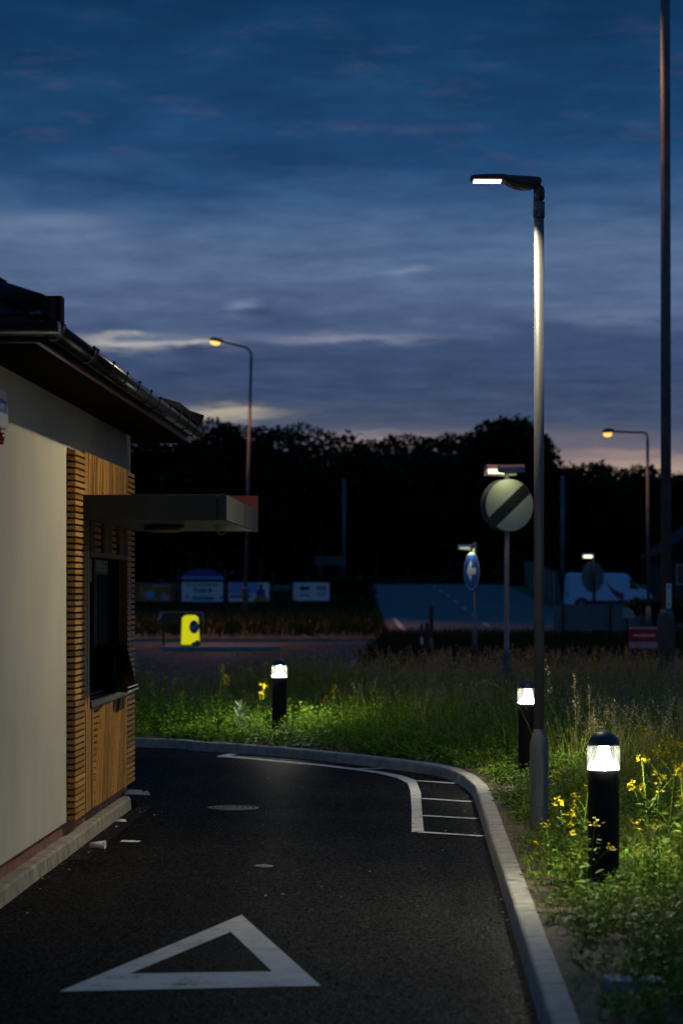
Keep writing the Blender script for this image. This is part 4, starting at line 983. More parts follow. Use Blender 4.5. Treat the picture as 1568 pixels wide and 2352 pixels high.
# brown tourist sign
DT = 80; ts = thing('tourist_sign', at(415, 1440, DT), 'brown pointed tourist direction sign behind the yellow bollard', 'road sign')
b = MB(); P = [at(x, y, DT) for x, y in ((358, 1417), (366, 1406), (466, 1406), (466, 1428), (362, 1428))]
b.prism([(p.x, p.z) for p in P], (0, DT, 0), (1, 0, 0), (0, 0, 1), (0, 1, 0), 0.015); bd = b.build('sign_plate', M['brown_sign'], ts)
b = MB(); panel(b, 366, 466, 1405.2, 1407.2, DT, -0.001, 0.004); P = [at(x, y, DT) for x, y in ((360, 1425), (366, 1425), (374, 1409), (368, 1409))]; b.prism([(p.x, p.z) for p in P], (0, DT - 0.005, 0), (1, 0, 0), (0, 0, 1), (0, 1, 0), 0.004); panel(b, 464, 466.5, 1407.5, 1427, DT, -0.001, 0.004); b.build('border', M['pink_white'], bd)
for x in (376, 456):
    b = MB(); c = at(x, 1408, DT + 0.05); b.tube([(c.x, c.y, 0), (c.x, c.y, c.z)], 0.035, 10); b.build('post', M['post_wood'], ts)
# green direction sign at the hill
gs = thing('green_sign', at(755, 1345, 135), 'dim dark green direction sign under the trees', 'road sign')
b = MB(); panel(b, 722, 790, 1277, 1299, 135, 0, 0.02); b.build('sign_plate', M['dark_green'], gs)
for x in (735, 778):
    b = MB(); c = at(x, 1280, 135.08); b.tube([(c.x, c.y, gz(c.x, 135)), (c.x, c.y, c.z)], 0.05, 8); b.build('post', M['post_wood'], gs)
# yellow lit keep-left bollard
DY = 75; yb = thing('traffic_bollard', (at(437, 0, DY).x, DY, 0.13), 'glowing yellow traffic bollard with blue disc on the island', 'bollard')
b = MB(); x0, x1 = at(416, 0, DY).x, at(456, 0, DY).x; zt = at(0, 1413, DY).z
b.prism([(x0, 0.17), (x1 + 0.02, 0.17), (x1, 0.75), (x1 - 0.02, zt - 0.06), (x1 - 0.12, zt), (x0 + 0.14, zt), (x0 + 0.03, zt - 0.08), (x0 + 0.02, 0.7)], (0, DY, 0), (1, 0, 0), (0, 0, 1), (0, 1, 0), 0.26); b.build('shell', M['yellow_lit'], yb, bevel=0.03)
b = MB(); c = at(446, 1440, DY); b.prism([(0.19 * math.cos(a) * 0.8, 0.21 * math.sin(a)) for a in np.linspace(0, 2 * PI, 25)[:-1]], c + Vector((0, -0.004, 0)), (1, 0, 0), (0, 0, 1), (0, -1, 0), 0.006); kf = b.build('blue_disc', M['blue'], yb)
b = MB(); b.prism([(-0.10, -0.09), (-0.09, 0.05), (-0.05, 0.01), (0.07, 0.11), (0.12, 0.05), (0.0, -0.04), (0.05, -0.09)], c + Vector((0, -0.0105, 0)), (1, 0, 0), (0, 0, 1), (0, -1, 0), 0.003); b.build('arrow', M['sign_cream'], kf)
b = MB(); b.box((x0 - 0.02, DY - 0.02, 0.125), (x1 + 0.05, DY + 0.3, 0.17)); b.prism([(0.34, 0.171), (0.60, 0.171), (0.60, 0.27), (0.52, 0.33), (0.44, 0.25), (0.36, 0.25)], (x0 - 0.02, DY - 0.003, 0), (1, 0, 0), (0, 0, 1), (0, -1, 0), 0.01); b.build('foot', M['dark_green'], yb)
# posts on the splitter verge
p = at(990, 1395, 62); wp = thing('marker_post', (p.x, 62, 0), 'dark slim marker post standing on the far verge, pale at the foot', 'post')
b = MB(); b.box((p.x - 0.05, 61.95, 0.62), (p.x + 0.05, 62.05, p.z)); b.box((p.x - 0.06, 61.94, p.z), (p.x + 0.06, 62.06, p.z + 0.03)); b.build('post', M['post_wood'], wp)
b = MB(); b.box((p.x - 0.05, 61.95, 0.0), (p.x + 0.05, 62.05, 0.619)); b.build('pale_foot', M['grey_back'], wp)
p = at(974, 1431, 60); wp = thing('marker_post', (p.x, 60, 0), 'shorter twin post with a pale reflector left of the slim marker post', 'post')
b = MB(); b.box((p.x + 0.02, 59.95, 0.0), (p.x + 0.11, 60.05, p.z)); b.box((p.x - 0.10, 59.97, 0.0), (p.x - 0.03, 60.04, p.z - 0.02)); b.build('post', M['post_wood'], wp)
b = MB(); b.box((p.x - 0.098, 59.96, 0.5), (p.x - 0.034, 59.969, 0.68)); b.build('reflector', M['grey_plastic'], wp)
# telegraph poles
for px, py, D, lab in ((790, 1100, 160, 'thin dark pole against the trees left of the hill road'), (1291, 1092, 125, 'thin bluish pole rising behind the round sign back')):
    p = at(px, py, D); g = terrain(p.x, D); r = thing('telegraph_pole', (p.x, D, g), lab, 'pole')
    b = MB(); b.tube([(p.x, D, g - 0.3), (p.x, D, p.z)], [0.13, 0.09], 12); b.build('pole', M['galv_dull'], r)
    b = MB(); b.box((p.x - 0.22, D - 0.05, p.z - 0.35), (p.x + 0.22, D + 0.05, p.z - 0.27)); b.build('cross_arm', M['post_wood'], r)

# ------------------------------------------------------------------ van
DV = 112; vx0, vx1 = at(1297, 0, DV).x, at(1490, 0, DV).x; vg = terrain(13, DV) + 0.02
vn = thing('delivery_van', ((vx0 + vx1) / 2, DV, vg), 'white van with a red swoosh parked side-on behind the sign backs', 'van')
L = vx1 - vx0; H = at(0, 1316, DV).z - vg
prof_v = [(0.0, 0.30), (0.02, 0.55), (0.05, H * 0.72), (0.10, H * 0.97), (0.22, H), (L * 0.66, H * 0.985), (L * 0.715, H * 0.95), (L * 0.86, H * 0.60), (L * 0.975, H * 0.52), (L, H * 0.40), (L, 0.32), (L * 0.9, 0.28), (L * 0.1, 0.28)]
b = MB(); b.prism(prof_v, (vx0, DV - 0.95, vg), (1, 0, 0), (0, 0, 1), (0, 1, 0), 1.9); body = b.build('body', M['van'], vn, bevel=0.05)
b = MB(); b.prism([(L * 0.735, H * 0.60), (L * 0.735, H * 0.86), (L * 0.75, H * 0.86), (L * 0.845, H * 0.62), (L * 0.84, H * 0.56)], (vx0, DV - 0.956, vg), (1, 0, 0), (0, 0, 1), (0, 1, 0), 0.004); b.build('cab_window', M['dark_glass'], vn)
b = MB(); b.prism([(L * 0.46, H * 0.80), (L * 0.475, H * 0.68), (L * 0.53, H * 0.48), (L * 0.60, H * 0.34), (L * 0.67, H * 0.30), (L * 0.67, H * 0.46), (L * 0.60, H * 0.50), (L * 0.54, H * 0.58), (L * 0.49, H * 0.70)], (vx0, DV - 0.958, vg), (1, 0, 0), (0, 0, 1), (0, 1, 0), 0.004); b.build('red_swoosh', M['red_ink'], vn)
b = MB(); b.box((vx0 + L * 0.2, DV - 0.957, vg + 0.32), (vx0 + L * 0.72, DV - 0.953, vg + 0.50)); b.build('lower_trim', M['black'], vn)
b = MB(); b.box((vx0 + 0.005, DV - 0.955, vg + 0.62), (vx0 + 0.05, DV - 0.951, vg + 0.95)); b.build('tail_light', M['red_plastic'], vn)
for q in (0.17, 0.82):
    b = MB(); b.tube([(vx0 + L * q, DV - 0.97, vg + 0.32), (vx0 + L * q, DV - 0.72, vg + 0.32)], 0.32, 24); wh = b.build('wheel', M['tyre'], vn)
    b = MB(); b.tube([(vx0 + L * q, DV - 0.985, vg + 0.32), (vx0 + L * q, DV - 0.971, vg + 0.32)], 0.18, 18); b.build('rim', M['grey_back'], wh)

# ------------------------------------------------------------------ vegetation
def leaves(P, az, el, L, Wd):                      # diamond leaves
    P = np.asarray(P); n = len(P); d = np.stack([np.cos(az) * np.cos(el), np.sin(az) * np.cos(el), np.sin(el)], 1)
    s = np.stack([-np.sin(az), np.cos(az), rng.normal(0, 0.25, n)], 1); s /= np.linalg.norm(s, axis=1)[:, None]
    L = L[:, None]; Wd = Wd[:, None]; mid = P + d * L * 0.45
    tip = P + d * L; tip[:, 2] -= (L[:, 0] * 0.18)
    return np.stack([P, mid + s * Wd / 2, tip, mid - s * Wd / 2], 1)
def blades(P, h, az, lean, wd):                    # two-segment grass blades as quads (last one pinched)
    n = len(P); d = np.stack([np.cos(az), np.sin(az), np.zeros(n)], 1); fa = rng.uniform(0, 2 * PI, n); s = np.stack([np.cos(fa), np.sin(fa), np.zeros(n)], 1) * wd[:, None] / 2
    up = np.array([0, 0, 1.0])
    m1 = P + up * (h * 0.55)[:, None] + d * (h * lean * 0.3)[:, None]; t_ = P + up * (h * (1 - 0.15 * lean))[:, None] + d * (h * lean)[:, None]
    a = np.stack([P - s, P + s, m1 + s * 0.75, m1 - s * 0.75], 1); c = np.stack([m1 - s * 0.75, m1 + s * 0.75, t_ + s * 0.12, t_ - s * 0.12], 1)
    return np.concatenate([a, c]), t_, d
def in_view(P, pad=0.6):
    return np.abs(P[:, 0]) < 0.1412 * P[:, 1] + pad
def scatter(n, x0, x1, y0, y1): return np.stack([rng.uniform(x0, x1, n), rng.uniform(y0, y1, n)], 1)
def clump(P, f, seed):                             # cheap smooth patchiness 0..1
    r = np.random.default_rng(seed); v = np.zeros(len(P))
    for k in range(5):
        a = r.uniform(0, 2 * PI); w_ = f * r.uniform(0.6, 1.8); v += np.sin((P[:, 0] * math.cos(a) + P[:, 1] * math.sin(a)) * w_ + r.uniform(0, 6))
    return 0.5 + v / 6
def low_weeds(P2, z, hmin, hmax, per, lmin, lmax, hfun=None):
    n = len(P2); h = rng.uniform(hmin, hmax, n) * (hfun if hfun is not None else 1)
    P = np.repeat(np.c_[P2, np.full(n, z)], per, 0); hh = np.repeat(h, per); m = len(P)
    u = rng.uniform(0.05, 1, m) ** 0.8; az = rng.uniform(0, 2 * PI, m); rad = rng.uniform(0, 0.06, m) + 0.05 * u * hh
    P = P + np.stack([np.cos(az) * rad, np.sin(az) * rad, u * hh], 1)
    L = rng.uniform(lmin, lmax, m) * (1.15 - 0.45 * u)
    Q = leaves(P, az + rng.normal(0, 0.5, m), rng.uniform(-0.1, 1.0, m), L, L * rng.uniform(0.35, 0.6, m))
    st_ = np.c_[P2, np.full(n, z)]; tp_ = st_ + np.stack([rng.normal(0, 0.03, n), rng.normal(0, 0.03, n), h], 1)
    fa = rng.uniform(0, PI, n); s = np.stack([np.cos(fa), np.sin(fa), np.zeros(n)], 1) * 0.003
    return np.concatenate([Q, np.stack([st_ - s, st_ + s, tp_ + s * 0.4, tp_ - s * 0.4], 1)])
BZ = 0.085
# low leafy weeds along the far kerb of the bend
P = scatter(9000, -6, 3.2, 23.5, 34); d = bed_dist(P); k = (d > 0.2) & (d < 5.0) & in_view(P)
k &= rng.uniform(0, 1, len(P)) < np.clip(1.25 - d / 4.5, 0.15, 1) * (0.55 + 0.6 * clump(P, 2.2, 3))
P = P[k]; d = d[k]
Q = low_weeds(P, BZ, 0.10, 0.30, 26, 0.035, 0.085, np.clip(0.35 + d * 0.55, 0.35, 1.5))
tag(quads('roadside_weeds', Q, M['leaf_weed']), 'low leafy green weeds filling the bed behind the far kerb', 'weeds', kind='stuff')
# near weeds right of the drive
P = scatter(7000, 0.9, 3.8, 9.5, 23.5); d = bed_dist(P); k = (d > 0.17) & in_view(P, 0.3)
dens = np.clip((d - 0.10) * 1.7, 0.04, 1) * (0.25 + 0.9 * clump(P, 3.0, 5)) * np.where(P[:, 1] < 12.6, 0.7, 1.0)
k &= rng.uniform(0, 1, len(P)) < dens
P = P[k]; d = d[k]
Q = low_weeds(P, BZ, 0.06, 0.26, 24, 0.025, 0.075, np.clip(0.3 + d * 0.9, 0.3, 1.4))
tag(quads('roadside_weeds', Q, M['leaf_near']), 'scrubby green weeds around the nearest bollard and the lamp column', 'weeds', kind='stuff')
# tall grass with seed heads behind
P = scatter(88000, -7.5, 8, 18, 45.4); d = bed_dist(P); k = (d > 0.9) & in_view(P)
right = smooth
ty = np.clip((P[:, 0] * 1.0 + (P[:, 1] - 24) * 0.10 + 0.4) / 1.6, 0, 1)
near_cut = np.where(P[:, 0] > 0.8, np.clip((d - 0.6) / 0.9, 0, 1), np.clip((d - 2.2) / 2.0, 0, 1))
k &= rng.uniform(0, 1, len(P)) < near_cut * (0.30 + 0.70 * ty) * (0.5 + 0.7 * clump(P, 1.3, 9))
P = P[k]; ty = ty[k]; n = len(P); P3 = np.c_[P, np.full(n, BZ)]
h = rng.uniform(0.28, 0.62, n) * (0.65 + 0.35 * ty) * (0.75 + 0.5 * clump(P, 0.9, 21))
Q, tips, dd = blades(P3, h, rng.uniform(0, 2 * PI, n), rng.uniform(0.05, 0.5, n), rng.uniform(0.005, 0.011, n))
tag(quads('tall_grass', Q, M['grass']), 'tall rough grass growing behind the bollards', 'grass', kind='stuff')
P = np.concatenate([scatter(22000, 0.9, 4.2, 9.5, 21), scatter(9000, -2, 1.6, 20, 27)]); d = bed_dist(P); k = (d > 0.135) & (d < 3.2) & in_view(P, 0.3); P = P[k]; d = d[k]
k = rng.uniform(0, 1, len(P)) < np.clip(0.22 + d * 0.9, 0, 1) * (0.25 + 0.9 * clump(P, 2.6, 15)); P = P[k]; d = d[k]; n = len(P)
h = rng.uniform(0.05, 0.36, n) * np.clip(0.22 + d * 0.9, 0.2, 1.2)
Q, _, _ = blades(np.c_[P, np.full(n, BZ)], h, rng.uniform(0, 2 * PI, n), rng.uniform(0.1, 0.9, n), rng.uniform(0.003, 0.007, n))
tag(quads('rough_grass', Q, M['grass']), 'rough grass tufts among the weeds along the kerb', 'grass', kind='stuff')
# seed heads
def panicles(base, h, per=16, spread=0.03, ln=0.16):
    n = len(base); az = rng.uniform(0, 2 * PI, n); lean = rng.uniform(0.05, 0.35, n)
    d = np.stack([np.cos(az), np.sin(az), np.zeros(n)], 1); top = base + np.array([0, 0, 1.0]) * h[:, None] + d * (h * lean)[:, None]
    fa = rng.uniform(0, PI, n); s = np.stack([np.cos(fa), np.sin(fa), np.zeros(n)], 1) * 0.0022
    mid = base + np.array([0, 0, 1.0]) * (h * 0.6)[:, None] + d * (h * lean * 0.3)[:, None]
    stems = np.concatenate([np.stack([base - s, base + s, mid + s, mid - s], 1), np.stack([mid - s, mid + s, top + s * .6, top - s * .6], 1)])
    ax = (top - mid); ax /= np.linalg.norm(ax, axis=1)[:, None]
    A = np.repeat(top, per, 0); AX = np.repeat(ax, per, 0); m = len(A); u = rng.uniform(0, 1, m); a2 = rng.uniform(0, 2 * PI, m)
    rad = spread * (0.25 + u) * rng.uniform(0.2, 1, m)
    Pp = A - AX * (u * ln)[:, None] + np.stack([np.cos(a2) * rad, np.sin(a2) * rad, np.zeros(m)], 1)
    L = rng.uniform(0.012, 0.030, m); return stems, leaves(Pp, a2, rng.uniform(0.3, 1.2, m), L, L * 0.42)
P = scatter(9500, -3, 7.5, 19.5, 44); d = bed_dist(P)
ty = np.clip((P[:, 0] - 0.6 + (P[:, 1] - 24) * 0.12) / 1.6, 0, 1); k = (d > 1.0) & in_view(P) & (rng.uniform(0, 1, len(P)) < ty * (0.35 + 0.8 * clump(P, 1.1, 31)))
P = P[k]; n = len(P); hh = rng.uniform(0.45, 0.80, n)
stq, sdq = panicles(np.c_[P, np.full(n, BZ)], hh)
mi = np.r_[np.zeros(len(stq), int), np.ones(len(sdq), int)]
tag(quads('seeding_grass', np.concatenate([stq, sdq]), [M['grass'], M['seed']], mi=mi), 'pinkish brown grass seed heads standing above the verge', 'grass', kind='stuff')
# grass on the splitter verge and on the left bank
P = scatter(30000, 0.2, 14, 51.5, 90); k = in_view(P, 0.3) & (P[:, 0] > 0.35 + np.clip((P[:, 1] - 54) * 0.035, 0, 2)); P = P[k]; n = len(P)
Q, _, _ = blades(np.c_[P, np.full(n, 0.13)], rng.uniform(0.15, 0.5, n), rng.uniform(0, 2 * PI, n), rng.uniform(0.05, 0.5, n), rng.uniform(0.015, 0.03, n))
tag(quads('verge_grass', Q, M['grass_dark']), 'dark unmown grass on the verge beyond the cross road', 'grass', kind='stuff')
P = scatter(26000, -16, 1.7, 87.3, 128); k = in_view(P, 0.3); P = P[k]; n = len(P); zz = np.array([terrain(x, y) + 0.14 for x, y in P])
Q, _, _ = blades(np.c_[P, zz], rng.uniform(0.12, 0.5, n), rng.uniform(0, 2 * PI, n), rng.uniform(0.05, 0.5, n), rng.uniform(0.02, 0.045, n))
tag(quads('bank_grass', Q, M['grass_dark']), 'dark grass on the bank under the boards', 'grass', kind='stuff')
# yellow flowering plants: five shapes, copied
def mustard(seed, H, nb, near):
    r = np.random.default_rng(seed)
    root = thing('mustard_plant', (0, 0, 0), 'tmp', 'plant'); stem = MB(); lf = []; fl = []
    def head(p, sc):
        m = 14; q = p + r.normal(0, 0.013 * sc, (m, 3)); L = np.full(m, 0.020 * sc); global rng
        fl.append(leaves(q, r.uniform(0, 2 * PI, m), r.uniform(-0.4, 0.9, m), L, L * 0.9))
    def branch(p0, p1, r0):
        mid = (p0 + p1) / 2 + np.array([r.normal(0, .01), r.normal(0, .01), 0]); stem.tube([tuple(p0), tuple(mid), tuple(p1)], [r0, r0 * 0.8, r0 * 0.5], 5)
    z = np.zeros(3); top = np.array([r.normal(0, H * 0.08), r.normal(0, H * 0.08), H]); branch(z, top, 0.004); head(top, 1.25)
    for k in range(nb):
        u = r.uniform(0.35, 0.8); p0 = top * u; a = r.uniform(0, 2 * PI); l = H * r.uniform(0.15, 0.38); p1 = p0 + np.array([math.cos(a) * l * 0.75, math.sin(a) * l * 0.75, l * 0.8]); branch(p0, p1, 0.003); head(p1, r.uniform(0.7, 1.1))
    m = 34; u = r.uniform(0.03, 0.85, m); a = r.uniform(0, 2 * PI, m); P = top[None, :] * u[:, None] + np.stack([np.cos(a), np.sin(a), np.zeros(m)], 1) * 0.012
    L = r.uniform(0.05, 0.12, m) * (1.15 - u) * (1.0 if not near else 1.0); lf.append(leaves(P, a, r.uniform(-0.2, 0.7, m), L, L * 0.4))
    stem.build('stem', M['leaf_near'], root)
    quads('leaf', np.concatenate(lf), M['leaf_near'], root); quads('flower_head', np.concatenate(fl), M['petal'], root); return root
protos = [mustard(40 + i, h_, nb, True) for i, (h_, nb) in enumerate(((0.55, 2), (0.75, 3), (0.45, 1), (0.65, 2), (0.85, 4)))]
used = set()
def put(x, y, i, label, group, sc=1.0, z=BZ):
    o = protos[i]
    if i not in used: used.add(i); o.location = (x, y, z); o.rotation_euler = (0, 0, random.uniform(0, 6)); o.scale = (sc,) * 3
    else: o = copy_tree(o, (x, y, z), None, random.uniform(0, 6), sc)
    o['label'] = label; o['group'] = group
near_lab = 'yellow flowering weed beside the nearest lit bollard'
for x, y, i, sc in ((1.36, 13.2, 2, 1.0), (1.30, 13.7, 0, 0.95), (1.26, 13.45, 2, 0.85), (1.40, 14.4, 0, 1.0), (1.22, 14.1, 2, 0.8), (1.74, 13.5, 3, 1.05), (1.80, 13.9, 1, 1.0), (1.90, 13.3, 0, 1.05), (1.92, 14.4, 4, 0.95), (1.86, 12.9, 3, 0.95), (2.05, 15.8, 0, 1.2), (1.60, 17.2, 0, 0.9), (1.72, 13.1, 2, 1.0), (1.97, 13.8, 3, 1.1), (1.95, 14.9, 1, 1.0), (2.02, 15.4, 3, 1.15), (2.15, 16.3, 4, 0.9), (1.88, 12.7, 0, 1.0), (1.78, 12.5, 2, 1.0), (1.55, 14.9, 2, 0.95), (2.0, 14.6, 0, 1.2), (2.2, 17.0, 1, 1.0)):
    put(x, y, i, near_lab, 'yellow flowers around the nearest bollard', sc)
far_lab = 'yellow flowering weed in the bed behind the far kerb'
fr = random.Random(3); cnt = 0
for px, py in ((615, 1578), (407, 1560), (424, 1595), (752, 1612), (737, 1640), (500, 1536), (845, 1620), (870, 1600), (905, 1650), (940, 1638), (1035, 1560), (1085, 1575)):
    D = fr.uniform(28.2, 30.0); p = at(px, py, D); put(p.x, D, cnt % 5, far_lab, 'yellow flowers behind the far kerb', (p.z - BZ) / (0.55, 0.75, 0.45, 0.65, 0.85)[cnt % 5]); cnt += 1
while cnt < 62:
    x, y = fr.uniform(-3.4, 0.2) if cnt < 46 else fr.uniform(-0.2, 2.6), fr.uniform(29, 36)
    if abs(x) > 0.139 * y: continue
    put(x, y, cnt % 5, far_lab, 'yellow flowers behind the far kerb', fr.uniform(0.7, 1.15)); cnt += 1
# pale thistle-like plant left of the far bollard
p = at(551, 1692, 28.4); tl = thing('pale_thistle', (p.x, 28.4, BZ), 'tall pale green leafy plant left of the far bollard', 'plant')
b = MB(); zt = at(0, 1600, 28.4).z; b.tube([(p.x, 28.4, BZ), (p.x + 0.01, 28.4, zt - 0.08)], [0.008, 0.004], 6); b.build('stem', M['leaf_grey'], tl)
m = 26; u = np.linspace(0.1, 1, m); a = np.arange(m) * 2.4; Pp = np.c_[p.x + 0.008 * np.cos(a), 28.4 + 0.008 * np.sin(a), BZ + u * (zt - 0.09 - BZ)]
L = 0.10 + 0.10 * np.sin(u * PI) ; quads('leaf', leaves(Pp, a, 0.35 + 0.8 * u, L, L * 0.3), M['leaf_grey'], tl)
# arching grass stems by the lamp column
for i, (x, y, hh, dx, lab) in enumerate(((1.72, 20.6, 0.95, -0.62, 'long seeding grass stem arching left across the middle bollard'), (1.92, 21.4, 1.12, -0.12, 'tallest upright grass stem right of the lamp column'), (2.12, 21.8, 1.0, -0.03, 'slim upright grass stem behind the lamp column, second from it'), (2.24, 22.0, 0.93, 0.02, 'slim upright grass stem standing right of two taller ones'))):
    r = thing('grass_stem', (x, y, BZ), lab, 'plant'); b = MB()
    pts = [(x + dx * q ** 1.6, y, BZ + hh * (q if dx > -0.5 else math.sin(q * 1.75))) for q in np.linspace(0, 1, 9)]; b.tube(pts, np.linspace(0.0035, 0.0015, 9).tolist(), 5); b.build('stem', M['grass'], r)
    m = 34; u = rng.uniform(0.68, 1, m); idx = u * 8; Pp = np.array([[np.interp(v, range(9), [q[c_] for q in pts]) for c_ in range(3)] for v in idx]) + rng.normal(0, 0.008, (m, 3))
    L = rng.uniform(0.02, 0.04, m); quads('seed_head', leaves(Pp, rng.uniform(0, 6.28, m), rng.uniform(-0.2, 1.2, m), L, L * 0.3), M['seed'], r)
# fallen leaves, crumbs and grit on the drive
P = np.concatenate([np.stack([-1.93 + 0.0308 * (q - 13.8) + np.abs(rng.normal(0, 0.09, 160)) + 0.01, q], 1) for q in (rng.uniform(12.5, 20.3, 160),)] + [scatter(70, -1.6, 0.9, 12, 24)])
kk = rng.uniform(0, 1, 150); idx = (kk * (len(KR) - 1)).astype(int); off = np.abs(rng.normal(0, 0.05, 150)) + 0.012
dirs = np.array([(KR[min(i + 1, len(KR) - 1)] - KR[max(i - 1, 0)]).normalized()[:2] for i in idx]); P = np.concatenate([P, K2[idx] - np.stack([dirs[:, 1], -dirs[:, 0]], 1) * off[:, None]])
n = len(P); L = rng.uniform(0.006, 0.028, n); Q = leaves(np.c_[P, rng.uniform(0.006, 0.012, n)], rng.uniform(0, 6.28, n), rng.uniform(0.05, 0.5, n), L, L * 0.6)
tag(quads('leaf_litter', Q, [M['dead_leaf'], M['paper']], mi=(rng.uniform(0, 1, n) < 0.22).astype(int)), 'dry leaves and crumbs along the edges of the drive', 'leaf litter', kind='stuff')
def crumple(c, sx, sy, sz, name, label, mt, seed):
    r = random.Random(seed); b = MB(); vs = []
    for i in range(5):
        for j in range(8):
            th, ph = PI * (0.03 + 0.94 * i / 4), 2 * PI * j / 8; k = r.uniform(0.75, 1.15)
            vs.append((c.x + sx * k * math.sin(th) * math.cos(ph), c.y + sy * k * math.sin(th) * math.sin(ph), max(0.006, sz + sz * 0.9 * math.cos(th) * r.uniform(0.7, 1.1))))
    b.add(vs, [(i * 8 + j, i * 8 + (j + 1) % 8, (i + 1) * 8 + (j + 1) % 8, (i + 1) * 8 + j) for i in range(4) for j in range(8)] + [tuple(range(8)), tuple(range(32, 40))])
    tag(place(b.build(name, mt)), label, 'litter')
crumple(gp(280, 1891), 0.045, 0.05, 0.018, 'paper_scrap', 'small crumpled paper scrap against the building kerb', M['paper'], 1)
c0 = gp(226, 1951); b = MB(); b.tube([(c0.x - 0.055, c0.y, 0.026), (c0.x + 0.045, c0.y - 0.01, 0.034)], [0.022, 0.029], 14); b.tube([(c0.x + 0.045, c0.y - 0.01, 0.034), (c0.x + 0.05, c0.y - 0.011, 0.034)], 0.032, 14)
tag(place(b.build('paper_cup', M['paper'])), 'pale paper cup lying on its side near the building kerb', 'litter')
c0 = gp(299, 1935); b = MB(); b.add([(c0.x - 0.075, c0.y - 0.02, 0.006), (c0.x + 0.06, c0.y - 0.03, 0.006), (c0.x + 0.08, c0.y + 0.01, 0.012), (c0.x - 0.06, c0.y + 0.03, 0.010)], [(0, 1, 2, 3)]); b.add([(c0.x - 0.07, c0.y - 0.02, 0.0065), (c0.x + 0.05, c0.y - 0.03, 0.0065), (c0.x + 0.04, c0.y - 0.01, 0.017), (c0.x - 0.06, c0.y, 0.018)], [(0, 1, 2, 3)])
tag(place(b.build('folded_napkin', M['paper'])), 'flat folded napkin on the drive by the paper cup', 'litter')
b = MB(); c0 = gp(311, 1826, 0.1); b.add([(c0.x - 0.1, c0.y - 0.1, 0.118), (c0.x + 0.14, c0.y - 0.16, 0.112), (c0.x + 0.02, c0.y + 0.25, 0.125), (c0.x - 0.12, c0.y + 0.2, 0.13)], [(0, 1, 2, 3)]); b.add([(c0.x + 0.02, c0.y - 0.12, 0.114), (c0.x + 0.14, c0.y - 0.16, 0.1125), (c0.x + 0.1, c0.y + 0.05, 0.135)], [(0, 1, 2)])
tag(place(b.build('card_sheet', M['grey_back'])), 'grey sheet of card lying on the rounded end of the building kerb', 'litter')
crumple(gp(690, 1716, 0.09), 0.10, 0.12, 0.02, 'plastic_bag', 'scrap of pale plastic in the weeds right of the far bollard', M['paper'], 4)
bpy.data.objects['plastic_bag'].location.z = 0.10
# slab and pebbles in the bed
c0 = gp(1470, 2268, 0.09); b = MB(); b.hexa([(c0.x - 0.14, c0.y - 0.05, 0.08), (c0.x + 0.30, c0.y - 0.08, 0.08), (c0.x + 0.28, c0.y + 0.16, 0.08), (c0.x - 0.17, c0.y + 0.12, 0.08), (c0.x - 0.135, c0.y - 0.04, 0.125), (c0.x + 0.29, c0.y - 0.07, 0.115), (c0.x + 0.27, c0.y + 0.15, 0.115), (c0.x - 0.16, c0.y + 0.11, 0.13)])
tag(place(b.build('concrete_slab', M['concrete'], bevel=0.006)), 'broken concrete slab lying in the weeds at the bottom right', 'slab')
P = scatter(700, 0.9, 3, 9.8, 22); d = bed_dist(P); P = P[(d > 0.16) & (d < 0.9)]; n = len(P); L = rng.uniform(0.01, 0.03, n)
Q = leaves(np.c_[P, np.full(n, BZ + 0.006)], rng.uniform(0, 6.28, n), rng.uniform(0.1, 0.8, n), L, L * 0.8)
tag(quads('dry_debris', Q, M['dead_leaf']), 'dry bits and grit on the bare soil next to the kerb', 'debris', kind='stuff')

# ------------------------------------------------------------------ trees on the ridge
def crown_faces(c, rx, ry, rz, n, size, r, lobes=9):
    L = []
    for k in range(lobes):
        a, e = r.uniform(0, 2 * PI), r.uniform(-0.35, 1.0); q = r.uniform(0.45, 0.78)
        L.append((c[0] + rx * q * math.cos(a) * math.cos(e), c[1] + ry * q * math.sin(a) * math.cos(e), c[2] + rz * q * math.sin(e), r.uniform(0.32, 0.5)))
    L.append((c[0], c[1], c[2], 0.72)); w_ = np.array([l[3] ** 2 for l in L]); w_ /= w_.sum(); pick = r.choice(len(L), n, p=w_); LL = np.array(L)[pick]
    d = r.normal(0, 1, (n, 3)); d /= np.linalg.norm(d, axis=1)[:, None]; rad = r.uniform(0.55, 1.08, n) ** 0.7
    P = LL[:, :3] + d * np.array([rx, ry, rz]) * (LL[:, 3] * rad)[:, None]
    a, e = r.uniform(0, 2 * PI, n), r.uniform(-0.6, 1.2, n); s = r.uniform(0.6, 1.4, n) * size
    global rng; return leaves(P, a, e, s, s * 0.75)
tree_shape = [(300, 1000), (345, 985), (395, 990), (440, 972), (478, 962), (512, 985), (556, 976), (600, 980), (645, 986), (690, 973), (735, 989), (778, 1006), (826, 1030), (862, 1014), (893, 1010), (932, 998), (968, 1004), (1003, 1011), (1033, 995), (1066, 999), (1296, 1072), (1335, 1070), (1372, 1064), (1405, 1082), (1440, 1082), (1472, 1068), (1505, 1086), (1545, 1090), (1585, 1088)]
tr_rng = np.random.default_rng(77)
